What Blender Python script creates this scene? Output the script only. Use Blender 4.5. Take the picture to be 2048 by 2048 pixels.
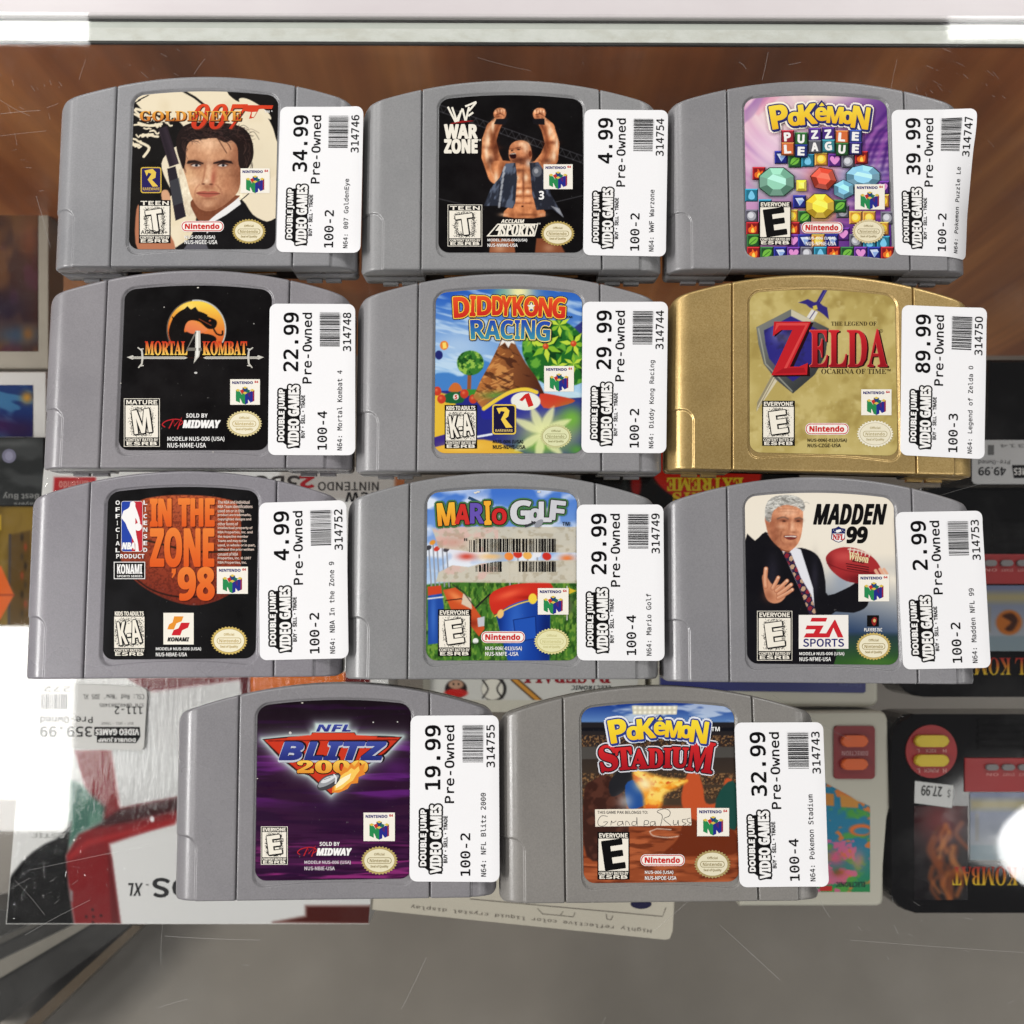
import bpy, bmesh, math, random, os
import numpy as np
from mathutils import Matrix, Vector
sc = bpy.context.scene
for o in list(bpy.data.objects): bpy.data.objects.remove(o)
COL = sc.collection
random.seed(7); RNG = np.random.RandomState(11)

# ---------------------------------------------------------------- camera (phone held above the counter)
FPX, CAMH, TILT, SIDE = 2068.0, 0.3989, math.radians(-6.263), math.radians(-0.462)
ct, st, c2, s2 = math.cos(TILT), math.sin(TILT), math.cos(SIDE), math.sin(SIDE)
CM = np.array([[c2, -s2*st, -s2*ct], [0, ct, -st], [s2, c2*st, c2*ct]])     # world -> camera axes
cam = bpy.data.cameras.new('camera'); cam_o = bpy.data.objects.new('camera', cam); COL.objects.link(cam_o)
cam_o.matrix_world = Matrix.Translation((0, 0, CAMH)) @ Matrix(CM.T.tolist()).to_4x4()
cam.sensor_width = 36; cam.lens = FPX/2048*36; cam.clip_start = .02; cam.clip_end = 20
cam.dof.use_dof = True; cam.dof.focus_distance = .384; cam.dof.aperture_fstop = cam.lens/2.0
sc.camera = cam_o
sc.render.resolution_x = sc.render.resolution_y = 1024
# ---------------------------------------------------------------- light: dim room + ceiling panels mirrored in the glass + added fill panels
w = bpy.data.worlds.new('World'); sc.world = w; w.use_nodes = True
w.node_tree.nodes['Background'].inputs[0].default_value = (.97, .96, .97, 1)
w.node_tree.nodes['Background'].inputs[1].default_value = .10
def panel(name, x, y, sx, sy, L, z=2.0, c=(1, .985, .965)):
    l = bpy.data.lights.new(name, 'AREA'); l.shape = 'RECTANGLE'; l.size = sx; l.size_y = sy
    l.energy = L*math.pi*sx*sy; l.color = c
    o = bpy.data.objects.new(name, l); COL.objects.link(o); o.location = (x, y, z)
for x_, y_, sx_, sy_, L_ in ((-1.28, -.23, .60, .46, 9), (1.45, -.50, .66, .30, 11), (-1.33, 2.02, .62, 1.2, 12), (1.40, 2.04, .60, 1.2, 12),
                            (-2.75, -.1, .40, 1.6, 74), (-2.75, 2.0, .45, 1.2, 14), (2.8, -.4, .45, 1.2, 9), (2.8, 2.0, .45, 1.2, 9),  # unseen panels added as fill from here; the strong one streaks the shell edges
                            (-1.4, -2.3, .6, 1.2, 10), (1.4, -2.3, .6, 1.2, 8), (0, 2.6, .6, 1.0, 8)):
    panel('ceiling_or_fill_panel', x_, y_, sx_, sy_, L_*.99)
bpy.data.lights[1].shape = 'ELLIPSE'
vs = sc.view_settings; vs.view_transform = 'Standard'; vs.look = 'None'; vs.exposure = 0; vs.gamma = 1
sc.cycles.use_denoising = True
sc.cycles.max_bounces = 8; sc.cycles.transparent_max_bounces = 16
sc.cycles.caustics_reflective = False; sc.cycles.caustics_refractive = False
sc.cycles.sample_clamp_indirect = 4

# ---------------------------------------------------------------- helpers
def unproj(px, py, z):
    """pixel of the 2048 px photograph -> world x, y on the plane z"""
    d = np.stack([(np.asarray(px, float)-1024)/FPX, (1024-np.asarray(py, float))/FPX, -np.ones_like(np.asarray(px, float))], -1) @ CM
    t = (z-CAMH)/d[..., 2]
    return d[..., 0]*t, d[..., 1]*t
def proj(x, y, z):
    v = np.stack([x, y, np.full_like(x, z-CAMH)], -1) @ CM.T
    return 1024+FPX*v[..., 0]/-v[..., 2], 1024-FPX*v[..., 1]/-v[..., 2]
def lin(c):
    c = np.asarray(c, float)/255.
    return np.where(c <= .04045, c/12.92, ((c+.055)/1.055)**2.4)
KALB = .80
def alb(c): return lin(c)*KALB
def tag(o, label=None, cat=None, group=None, kind=None):
    if label: o['label'] = label
    if cat: o['category'] = cat
    if group: o['group'] = group
    if kind: o['kind'] = kind
    return o
def empty(name, loc=(0, 0, 0), rz=0, **k):
    o = bpy.data.objects.new(name, None); COL.objects.link(o); o.location = loc; o.rotation_euler = (0, 0, rz)
    o.empty_display_size = .02
    return tag(o, **k)
def mesh_obj(name, verts, faces, mat, parent=None, smooth=False, cols=None, mats=None, midx=None):
    me = bpy.data.meshes.new(name); me.from_pydata([tuple(v) for v in verts], [], faces)
    for m in (mats or [mat]): me.materials.append(m)
    if midx is not None: me.polygons.foreach_set('material_index', np.asarray(midx, np.int32))
    if smooth: me.polygons.foreach_set('use_smooth', np.ones(len(me.polygons), bool))
    if cols is not None:
        a = me.color_attributes.new('Col', 'FLOAT_COLOR', 'POINT')
        c = np.ones((len(verts), 4), np.float32); c[:, :3] = cols
        a.data.foreach_set('color', c.ravel())
    me.update()
    o = bpy.data.objects.new(name, me); COL.objects.link(o)
    if parent: o.parent = parent
    return o

# ---------------------------------------------------------------- materials
class N:
    def __init__(s, name):
        s.m = bpy.data.materials.new(name); s.m.use_nodes = True; s.t = s.m.node_tree; s.b = s.t.nodes['Principled BSDF']
        s.out = s.t.nodes['Material Output']
    def n(s, typ, **k):
        x = s.t.nodes.new(typ)
        for a, v in k.items():
            if hasattr(x, a): setattr(x, a, v)
            else: x.inputs[a].default_value = v
        return x
    def l(s, a, b): s.t.links.new(a, b)
    def noise(s, scale, detail=3, rough=.55, vec=None):
        x = s.n('ShaderNodeTexNoise'); x.inputs['Scale'].default_value = scale; x.inputs['Detail'].default_value = detail; x.inputs['Roughness'].default_value = rough
        if vec is not None: s.l(vec, x.inputs['Vector'])
        return x.outputs[0]
    def coord(s, sx=1, sy=1, sz=1):
        c = s.n('ShaderNodeTexCoord'); m = s.n('ShaderNodeMapping'); m.inputs['Scale'].default_value = (sx, sy, sz)
        s.l(c.outputs['Object'], m.inputs[0]); return m.outputs[0]
    def ramp(s, fac, stops):
        r = s.n('ShaderNodeValToRGB'); e = r.color_ramp.elements
        while len(e) < len(stops): e.new(.5)
        for i, (p, c) in enumerate(stops):
            e[i].position = p; e[i].color = (*c, 1) if len(c) == 3 else c
        s.l(fac, r.inputs[0]); return r.outputs[0]
    def mixc(s, fac, a, b, mode='MIX'):
        x = s.n('ShaderNodeMix'); x.data_type = 'RGBA'; x.blend_type = mode
        for i, v in ((0, fac), (6, a), (7, b)):
            if hasattr(v, 'links') or hasattr(v, 'is_output'): s.l(v, x.inputs[i])
            else: x.inputs[i].default_value = v if i == 0 else (*v, 1)
        return x.outputs[2]
    def bump(s, h, strength, dist):
        b = s.n('ShaderNodeBump'); b.inputs['Strength'].default_value = strength; b.inputs['Distance'].default_value = dist
        s.l(h, b.inputs['Height']); s.l(b.outputs[0], s.b.inputs['Normal'])
    def set(s, col=None, rough=None, metal=None, spec=None):
        if col is not None: s.b.inputs['Base Color'].default_value = (*col, 1)
        if rough is not None: s.b.inputs['Roughness'].default_value = rough
        if metal is not None: s.b.inputs['Metallic'].default_value = metal
        if spec is not None: s.b.inputs['Specular IOR Level'].default_value = spec
        return s
def simple(name, c, rough=.5, metal=0, spec=.5, var=.12, scale=60, bump=0):
    n = N(name).set(alb(c), rough, metal, spec)
    a = alb(c)
    k = n.noise(scale, 4, vec=n.coord())
    n.l(n.mixc(k, tuple(a*(1-var)), tuple(np.minimum(a*(1+var), .95))), n.b.inputs['Base Color'])
    if bump: n.bump(n.noise(1500, 3, vec=n.coord()), bump, .0002)
    return n.m
def make_plastic():
    n = N('textured_plastic').set(None, .36, 0, .5)
    oi = n.n('ShaderNodeObjectInfo'); v = n.coord()
    rv = n.n('ShaderNodeVectorMath'); rv.operation = 'ADD'; n.l(v, rv.inputs[0])
    sc3 = n.n('ShaderNodeMath'); sc3.operation = 'MULTIPLY'; sc3.inputs[1].default_value = 3.7; n.l(oi.outputs['Random'], sc3.inputs[0])
    cx = n.n('ShaderNodeCombineXYZ'); n.l(sc3.outputs[0], cx.inputs[0]); n.l(cx.outputs[0], rv.inputs[1])
    big = n.noise(28, 4, .6, rv.outputs[0]); grain = n.noise(1700, 2, .6, v)
    c = n.mixc(.18, oi.outputs['Color'], (1, 1, 1), 'MIX')
    c = n.mixc(n.ramp(big, [(.3, (0, 0, 0)), (.75, (1, 1, 1))]), (.92, .92, .92), (1.05, 1.04, 1.03)); 
    c = n.mixc(1., oi.outputs['Color'], c, 'MULTIPLY')
    g = n.ramp(grain, [(.32, (.92, .92, .92)), (.68, (1.07, 1.07, 1.07))]); c = n.mixc(1., c, g, 'MULTIPLY')
    # scuffs and grime specks
    sp = n.ramp(n.noise(430, 3, .7, rv.outputs[0]), [(.66, (0, 0, 0)), (.76, (1, 1, 1))])
    lo = n.ramp(n.noise(60, 3, .6, rv.outputs[0]), [(.50, (0, 0, 0)), (.70, (.8, .8, .8))])
    f = n.mixc(1., sp, lo, 'MULTIPLY'); c = n.mixc(f, c, (.10, .095, .10))
    n.l(c, n.b.inputs['Base Color']); n.bump(n.noise(1500, 2, .6, v), .22, .00014)
    n.l(n.ramp(big, [(.3, (.23, .23, .23)), (.7, (.33, .33, .33))]), n.b.inputs['Roughness'])
    return n.m
def make_gold():
    n = N('gold_lacquered_plastic').set((.5, .36, .14), .30, .55, .5)
    v = n.coord(); g = n.noise(1700, 2, .7, v); b = n.noise(22, 4, .6, v); f = n.noise(700, 3, .75, v)
    c = n.mixc(n.ramp(g, [(.3, (0, 0, 0)), (.7, (1, 1, 1))]), (.44, .295, .105), (.60, .435, .19))
    c = n.mixc(1., c, n.ramp(b, [(.3, (.84, .82, .78)), (.75, (1.08, 1.07, 1.05))]), 'MULTIPLY')
    c = n.mixc(n.ramp(f, [(.68, (0, 0, 0)), (.78, (.45, .45, .45))]), c, (.92, .78, .45))      # metal flake
    n.l(c, n.b.inputs['Base Color']); n.bump(g, .22, .00014)
    n.l(n.ramp(b, [(.3, (.24, .24, .24)), (.7, (.36, .36, .36))]), n.b.inputs['Roughness'])
    return n.m
def make_print(name, rough=.38, spec=.4, wear=0.0):
    n = N(name).set(None, rough, 0, spec)
    a = n.n('ShaderNodeAttribute'); a.attribute_name = 'Col'
    c = a.outputs['Color']
    if wear:
        v = n.coord(); s = n.ramp(n.noise(700, 4, .75, v), [(.66, (0, 0, 0)), (.76, (1, 1, 1))])
        l = n.ramp(n.noise(90, 3, .6, v), [(.45, (0, 0, 0)), (.7, (wear,)*3)])
        c = n.mixc(n.mixc(1., s, l, 'MULTIPLY'), c, (.55, .53, .50))
        n.l(n.ramp(n.noise(120, 4, .6, v), [(.3, (rough-.1,)*3), (.7, (rough+.12,)*3)]), n.b.inputs['Roughness'])
        n.bump(n.noise(260, 3, .6, v), .06, .0004)
    n.l(c, n.b.inputs['Base Color'])
    return n.m
M_PLASTIC = make_plastic(); M_GOLD = make_gold()
M_LABEL = make_print('printed_label', .36, .07, .5)
M_INK = make_print('printed_ink', .42, .07)
M_PAPER = make_print('sticker_paper', .48, .25, .35)
M_DARK = simple('dark_recess', (38, 36, 36), .7)
M_PCB = simple('contact_board', (150, 98, 40), .45)

# ---------------------------------------------------------------- flat lettering and drawing
FD = os.path.join(bpy.utils.system_resource('DATAFILES') or '', 'fonts'); _F = {}
def font(fn):
    if fn not in _F:
        try: _F[fn] = bpy.data.fonts.load(os.path.join(FD, fn))
        except Exception: _F[fn] = None
    return _F[fn]
ALPH = {'S': (0x1D400, 0x1D41A, 0x1D7CE), 'Z': (0x1D468, 0x1D482, 0x1D7CE), 'H': (0x1D5D4, 0x1D5EE, 0x1D7EC), 'J': (0x1D63C, 0x1D656, 0x1D7EC)}
_T = {}
def glyphs(s, f):
    """(verts in 0..1 box, faces, width/height) of a line of text"""
    k = (s, f)
    if k not in _T:
        c = bpy.data.curves.new('lettering', 'FONT'); c.resolution_u = 3
        b = s
        if f in ALPH and font('NotoSansMath-Regular.woff2'):
            A = ALPH[f]; c.font = font('NotoSansMath-Regular.woff2')
            b = ''.join(chr(A[0]+ord(x)-65) if 'A' <= x <= 'Z' else chr(A[1]+ord(x)-97) if 'a' <= x <= 'z' else chr(A[2]+ord(x)-48) if '0' <= x <= '9' else x for x in s)
        elif f == 'M' and font('DejaVuSansMono.woff2'): c.font = font('DejaVuSansMono.woff2')
        elif f == 'N' and font('Noto Sans CJK Regular.woff2'): c.font = font('Noto Sans CJK Regular.woff2')
        c.body = b
        o = bpy.data.objects.new('lettering', c); me = bpy.data.meshes.new_from_object(o)
        v = np.array([x.co[:2] for x in me.vertices], float); fs = [list(p.vertices) for p in me.polygons]
        bpy.data.objects.remove(o); bpy.data.meshes.remove(me); bpy.data.curves.remove(c)
        lo, hi = v.min(0), v.max(0); v = (v-lo)/np.maximum(hi-lo, 1e-6)
        _T[k] = (v, fs, (hi-lo)[0]/(hi-lo)[1])
    return _T[k]
def catmull(p, n=6, closed=True):
    p = np.asarray(p, float); m = len(p); out = []
    for i in range(m if closed else m-1):
        a, b, c, d = (p[(i-1) % m], p[i], p[(i+1) % m], p[(i+2) % m]) if closed else (p[max(i-1, 0)], p[i], p[i+1], p[min(i+2, m-1)])
        for t in np.arange(n)/n:
            out.append(.5*((2*b)+(c-a)*t+(2*a-5*b+4*c-d)*t*t+(-a+3*b-3*c+d)*t**3))
    if not closed: out.append(p[-1])
    return np.array(out)
class Vec:
    """flat coloured shapes in a drawing frame (x right, y down), stacked microns apart"""
    def __init__(s, mapf): s.m = mapf; s.v = []; s.c = []; s.f = []; s.z = 0; s.k = 0
    def raw(s, pts, faces, col, dz=2.5e-6):
        pts = np.asarray(pts, float); s.z += dz
        s.v.append(np.column_stack([pts, np.full(len(pts), s.z)])); 
        c = np.asarray(col, float)
        s.c.append(np.broadcast_to(c, (len(pts), 3)) if c.ndim == 1 else c)
        s.f += [[i+s.k for i in f] for f in faces]; s.k += len(pts)
    def poly(s, pts, col, sm=0, dz=2.5e-6):
        p = catmull(pts, sm) if sm else np.asarray(pts, float)
        s.raw(p, [list(range(len(p)))], col, dz)
    def rect(s, x0, y0, x1, y1, col): s.poly([(x0, y0), (x1, y0), (x1, y1), (x0, y1)], col)
    def rrect(s, x0, y0, x1, y1, r, col, n=6):
        p = []
        for cx, cy, a in ((x1-r, y0+r, -90), (x1-r, y1-r, 0), (x0+r, y1-r, 90), (x0+r, y0+r, 180)):
            for i in range(n+1):
                t = math.radians(a+90*i/n); p.append((cx+r*math.cos(t), cy+r*math.sin(t)))
        s.poly(p, col)
    def ell(s, cx, cy, rx, ry, col, n=28, rot=0, star=0):
        a = np.arange(n)/n*2*np.pi; k = 1-(star*(np.arange(n) % 2) if star else 0)
        x, y = rx*np.cos(a)*k, ry*np.sin(a)*k; c, q = math.cos(rot), math.sin(rot)
        s.poly(np.stack([cx+c*x-q*y, cy+q*x+c*y], 1), col)
    def line(s, pts, wd, col, sm=0, closed=False):
        p = catmull(pts, sm, closed) if sm else np.asarray(pts, float)
        if closed: p = np.vstack([p, p[:1]])
        d = np.gradient(p, axis=0); d /= np.maximum(np.linalg.norm(d, axis=1, keepdims=True), 1e-9)
        nrm = np.stack([-d[:, 1], d[:, 0]], 1)*np.broadcast_to(np.asarray(wd, float).reshape(-1, 1) if np.ndim(wd) else wd/2, (len(p), 1))
        q = np.vstack([p+nrm, p-nrm]); m = len(p)
        s.raw(q, [[i, i+1, m+i+1, m+i] for i in range(m-1)], col)
    def text(s, t, box, col, f='H', bold=0, out=(), shear=0, rot=0, n=8):
        v, fs, _ = glyphs(t, f); x0, y0, x1, y1 = box
        w_, h = x1-x0, y1-y0; cx, cy = (x0+x1)/2, (y0+y1)/2
        X = (v[:, 0]-.5)*w_+shear*(v[:, 1]-.5)*h; Y = (.5-v[:, 1])*h
        r = math.radians(rot); c, q = math.cos(r), math.sin(r)
        P = np.stack([cx+c*X-q*Y, cy+q*X+c*Y], 1)
        def cc(k):
            if len(k) == 2:
                a, b = np.asarray(k[0], float), np.asarray(k[1], float); return b+(a-b)*v[:, 1:2]   # (top, bottom)
            return k
        for ow, oc in out:
            for i in range(12):
                a = i/12*2*math.pi; s.raw(P+ow*np.array([math.cos(a), math.sin(a)]), fs, cc(oc), 2.5e-6 if i == 0 else 4e-7)
        if bold:
            for i in range(n):
                a = (i+.5)/n*2*math.pi; s.raw(P+bold*np.array([math.cos(a), math.sin(a)]), fs, cc(col), 2.5e-6 if i == 0 else 4e-7)
        s.raw(P, fs, cc(col), 2.5e-6 if not bold else 4e-7)
    def build(s, name, z0, mat, parent, zf=None):
        v = np.vstack(s.v); c = alb(np.vstack(s.c)); loc = s.m(v[:, :2]); z = z0+v[:, 2]
        if zf is not None: z = z+zf(v[:, :2])
        return mesh_obj(name, np.column_stack([loc, z]), s.f, mat, parent, cols=c)
class Paint:
    """an airbrushed print: colours per vertex of a fine mesh, painted in the drawing frame"""
    def __init__(s, X, Y): s.X, s.Y = X, Y; s.c = np.zeros((len(X), 3)); 
    def ap(s, m, c):
        c = np.asarray(c, float); s.c += (c-s.c)*np.clip(m, 0, 1)[:, None]
    def f(s, c): s.c[:] = c
    def sd(s, pts):
        p = np.asarray(pts, float); q = np.roll(p, -1, 0); d = np.full(len(s.X), 1e9); ins = np.zeros(len(s.X), bool)
        for (ax, ay), (bx, by) in zip(p, q):
            ex, ey = bx-ax, by-ay; L = ex*ex+ey*ey+1e-9
            t = np.clip(((s.X-ax)*ex+(s.Y-ay)*ey)/L, 0, 1)
            d = np.minimum(d, (s.X-ax-t*ex)**2+(s.Y-ay-t*ey)**2)
            k = ((ay > s.Y) != (by > s.Y)); 
            if abs(ey) > 1e-9: ins ^= k & (s.X < ex*(s.Y-ay)/ey+ax)
        return np.where(ins, -1, 1)*np.sqrt(d)
    def pm(s, pts, soft=3, sm=0): return np.clip(.5-s.sd(catmull(pts, sm) if sm else pts)/soft, 0, 1)
    def pg(s, pts, c, soft=3, a=1, sm=0): m = s.pm(pts, soft, sm)*a; s.ap(m, c); return m
    def em(s, cx, cy, rx, ry, rot=0, soft=3):
        c, q = math.cos(rot), math.sin(rot); x, y = s.X-cx, s.Y-cy; u, v = (c*x+q*y)/rx, (-q*x+c*y)/ry
        r = np.hypot(u, v); return np.clip(.5-(r-1)*min(rx, ry)/soft, 0, 1)
    def el(s, cx, cy, rx, ry, c, rot=0, soft=3, a=1): s.ap(s.em(cx, cy, rx, ry, rot, soft)*a, c)
    def gl(s, cx, cy, rx, ry, c, a=1, rot=0, m=1):
        k, q = math.cos(rot), math.sin(rot); x, y = s.X-cx, s.Y-cy; u, v = (k*x+q*y)/rx, (-q*x+k*y)/ry
        s.ap(np.exp(-(u*u+v*v)*1.4)*a*m, c)
    def ln(s, pts, wd, c, soft=3, a=1, sm=0):
        p = catmull(pts, sm, False) if sm else np.asarray(pts, float); d = np.full(len(s.X), 1e9)
        for (ax, ay), (bx, by) in zip(p[:-1], p[1:]):
            ex, ey = bx-ax, by-ay; t = np.clip(((s.X-ax)*ex+(s.Y-ay)*ey)/(ex*ex+ey*ey+1e-9), 0, 1)
            d = np.minimum(d, np.hypot(s.X-ax-t*ex, s.Y-ay-t*ey))
        s.ap(np.clip(.5-(d-wd/2)/soft, 0, 1)*a, c)
    def gr(s, x0, y0, x1, y1, c0, c1, m=1):
        t = np.clip(((s.X-x0)*(x1-x0)+(s.Y-y0)*(y1-y0))/((x1-x0)**2+(y1-y0)**2), 0, 1)[:, None]
        col = np.asarray(c0, float)*(1-t)+np.asarray(c1, float)*t; s.c += (col-s.c)*(np.broadcast_to(m, s.X.shape)[:, None])
    def skin(s, x0, y0, x1, y1, sx, amp, seed):
        m = (s.c[:, 0]-s.c[:, 2] > 34) & (s.c[:, 0] > 80) & (s.X > x0) & (s.X < x1) & (s.Y > y0) & (s.Y < y1)
        k = 1+amp*2.2*(s.no(sx, sx*1.3, 4, seed)-.5)
        s.c *= np.where(m, k, 1)[:, None]**np.array([.85, 1.1, 1.25]); s.c[:] = np.clip(s.c, 0, 255)
    def no(s, sx, sy=None, oct=3, seed=0, rot=0):
        sy = sy or sx; out = 0; am = 1; tot = 0; r = np.random.RandomState(seed); L = r.rand(64, 64)
        c, q = math.cos(rot), math.sin(rot); x = (c*s.X+q*s.Y)/sx; y = (-q*s.X+c*s.Y)/sy
        for o in range(oct):
            xi, yi = np.floor(x).astype(int), np.floor(y).astype(int); u, v = x-xi, y-yi; u = u*u*(3-2*u); v = v*v*(3-2*v)
            g = lambda a, b: L[a % 64, b % 64]
            out = out+am*((g(xi, yi)*(1-u)+g(xi+1, yi)*u)*(1-v)+(g(xi, yi+1)*(1-u)+g(xi+1, yi+1)*u)*v); tot += am; am *= .5; x = x*2+7.3; y = y*2+3.1
        return out/tot
    def nz(s, sx, sy, c, lo=.5, hi=.6, a=1, m=1, seed=0, oct=3, rot=0):
        n = s.no(sx, sy, oct, seed, rot); s.ap(np.clip((n-lo)/(hi-lo), 0, 1)*a*m, c)
# ---------------------------------------------------------------- display case
def P3(px, py, z): x, y = unproj(px, py, z); return float(x), float(y), z
def slab_px(name, pts, z1, z0, mat, parent=None, bev=0, cols=None):
    """prism whose top outline is given in photo pixels on plane z1; it stands down to z0"""
    p = [P3(a, b, z1)[:2] for a, b in pts]
    return prism(name, p, z0, z1, mat, parent, bev)
def prism(name, p, z0, z1, mat, parent=None, bev=0):
    n = len(p); a = sum(p[i][0]*p[(i+1) % n][1]-p[(i+1) % n][0]*p[i][1] for i in range(n))
    if a < 0: p = p[::-1]
    v = [(x, y, z0) for x, y in p]+[(x, y, z1) for x, y in p]
    f = [list(range(n))[::-1], list(range(n, 2*n))]+[[i, (i+1) % n, n+(i+1) % n, n+i] for i in range(n)]
    bm = bmesh.new(); vv = [bm.verts.new(x) for x in v]
    for q in f: bm.faces.new([vv[i] for i in q])
    if bev:
        ed = [e for e in bm.edges if all(abs(x.co.z-z1) < 1e-7 for x in e.verts)]
        bmesh.ops.bevel(bm, geom=ed, offset=bev, segments=3, affect='EDGES', profile=.5, clamp_overlap=True)
    me = bpy.data.meshes.new(name); bm.to_mesh(me); bm.free(); me.materials.append(mat)
    o = bpy.data.objects.new(name, me); COL.objects.link(o)
    if parent: o.parent = parent
    return o
def box(name, x0, x1, y0, y1, z0, z1, mat, parent=None, bev=0):
    return prism(name, [(x0, y0), (x1, y0), (x1, y1), (x0, y1)], z0, z1, mat, parent, bev)
def rr(x0, y0, x1, y1, r, n=5):
    p = []
    for cx, cy, a in ((x1-r, y0+r, -90), (x1-r, y1-r, 0), (x0+r, y1-r, 90), (x0+r, y0+r, 180)):
        for i in range(n+1): t = math.radians(a+90*i/n); p.append((cx+r*math.cos(t), cy+r*math.sin(t)))
    return p

case = empty('display_case', (0, 0, -.21), label='glass topped shop display case with metal rail and brown wood back', cat='display case')
def into_case(o): o.parent = case; o.location = (0, 0, .21); return o
def y_at(py, z): return P3(1024, py, z)[1]
# glass: thin clear pane, mirror-like by Fresnel, with wiped smears
g = N('counter_glass'); t = g.t; t.nodes.remove(g.b)
tr = g.n('ShaderNodeBsdfTransparent'); tr.inputs[0].default_value = (.985, .988, .985, 1)
gl = g.n('ShaderNodeBsdfGlossy'); fr = g.n('ShaderNodeFresnel'); gm = g.n('ShaderNodeNewGeometry'); ir = g.n('ShaderNodeMath'); ir.operation = 'MULTIPLY_ADD'; ir.inputs[1].default_value = 1/1.5-1.5; ir.inputs[2].default_value = 1.5; g.l(gm.outputs['Backfacing'], ir.inputs[0]); g.l(ir.outputs[0], fr.inputs[0])
v = g.coord(); sm = g.noise(22, 5, .7, v); sm2 = g.noise(300, 3, .8, g.coord(1, 3, 1))
rgh = g.n('ShaderNodeMath'); rgh.operation = 'MULTIPLY'; g.l(g.ramp(sm, [(.42, (0, 0, 0)), (.75, (.16, .16, .16))]), rgh.inputs[0]); g.l(sm2, rgh.inputs[1])
g.l(rgh.outputs[0], gl.inputs['Roughness'])
mx = g.n('ShaderNodeMixShader'); g.l(fr.outputs[0], mx.inputs[0]); g.l(tr.outputs[0], mx.inputs[1]); g.l(gl.outputs[0], mx.inputs[2])
df = g.n('ShaderNodeBsdfDiffuse'); df.inputs[0].default_value = (.8, .79, .77, 1)
mx2 = g.n('ShaderNodeMixShader'); g.l(g.ramp(sm, [(.50, (.0005,)*3), (.85, (.018,)*3)]), mx2.inputs[0]); g.l(mx.outputs[0], mx2.inputs[1]); g.l(df.outputs[0], mx2.inputs[2])
g.l(mx2.outputs[0], g.out.inputs[0])
YT = y_at(24, 0)
glass = into_case(box('glass_top', -.48, .48, -.42, YT-.0008, -.006, 0, g.m))
# scratches on the glass
sv = Vec(lambda p: np.stack(unproj(p[:, 0], p[:, 1], 0.0), -1)); rs = random.Random(5)
def scratch(x, y, L, a, wd=.8, k=.5):
    c = 150+80*k; p = [(x+L*t*math.cos(a)+rs.uniform(-1, 1)*L*.006, y+L*t*math.sin(a)+L*.03*math.sin(t*2+x)) for t in np.linspace(0, 1, 6)]
    sv.line(p, wd, (c, c*.97, c*.92), sm=3)
for i in range(14):
    z_ = rs.choice([(0, 95, 330, 500), (0, 95, 120, 300), (120, 700, 1830, 2030), (1300, 2040, 1820, 2030), (1660, 2040, 1420, 1820), (0, 330, 1300, 1830), (1930, 2040, 100, 700), (600, 1250, 95, 170), (1400, 1900, 95, 160), (700, 1300, 1850, 2040)])
    x, y = rs.uniform(z_[0], z_[1]), rs.uniform(z_[2], z_[3])
    scratch(x, y, rs.choice([6, 10, 16, 25, 60, 110]), rs.uniform(-.5, 2.2), rs.uniform(.35, .8), rs.random())
for x, y, x1, y1 in ((0, 228, 80, 221), (0, 272, 92, 262), (0, 200, 60, 232), (172, 118, 158, 160), (388, 149, 410, 118), (1524, 161, 1536, 105), (1478, 124, 1492, 138), (1310, 1860, 1390, 1790), (1640, 1800, 1660, 1835), (1700, 1880, 2048, 1905), (330, 1872, 520, 1880), (325, 1850, 322, 1930), (30, 1760, 90, 1830), (0, 1790, 60, 1756), (180, 1800, 50, 1870), (60, 1740, 300, 1690), (1440, 1850, 1560, 1960), (1545, 1390, 1700, 1480), (1850, 1000, 1990, 960)):
    sv.line([(x, y), ((x+x1)/2+rs.uniform(-2, 2), (y+y1)/2+rs.uniform(-1.5, 1.5)), (x1, y1)], rs.uniform(.5, .9), (205, 198, 186), sm=6)
for cx_, cy_, n_, an in ((60, 170, 26, 1.0), (250, 130, 14, .9), (30, 330, 14, .2), (1960, 140, 26, .7), (1880, 120, 16, .8), (1980, 300, 12, 1.2), (120, 1760, 14, -.4), (1850, 1850, 12, .6), (1690, 1870, 8, 1.1), (60, 1500, 10, .9)):
    for i in range(n_//2): scratch(rs.gauss(cx_, 50), rs.gauss(cy_, 36), rs.uniform(4, 20), an+rs.gauss(0, .35), rs.uniform(.3, .7), rs.uniform(0, .6))
for i in range(60):      # dust grains
    x, y = rs.uniform(0, 2048), rs.choice([rs.uniform(95, 520), rs.uniform(1720, 2040), rs.uniform(1300, 1800)]); r_ = rs.uniform(.4, 1.0); sv.poly([(x-r_, y), (x, y-r_), (x+r_, y), (x, y+r_)], (220, 214, 204))
sm_ = N('scratched_glass').set((.85, .83, .8), .5); sm_.b.inputs['Alpha'].default_value = .2
sv.m_ = None
so = sv.build('scratch_marks', 2e-5, sm_.m, None); into_case(so); so.parent = glass; so.location = (0, 0, 0); so['kind'] = 'stuff'
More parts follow.
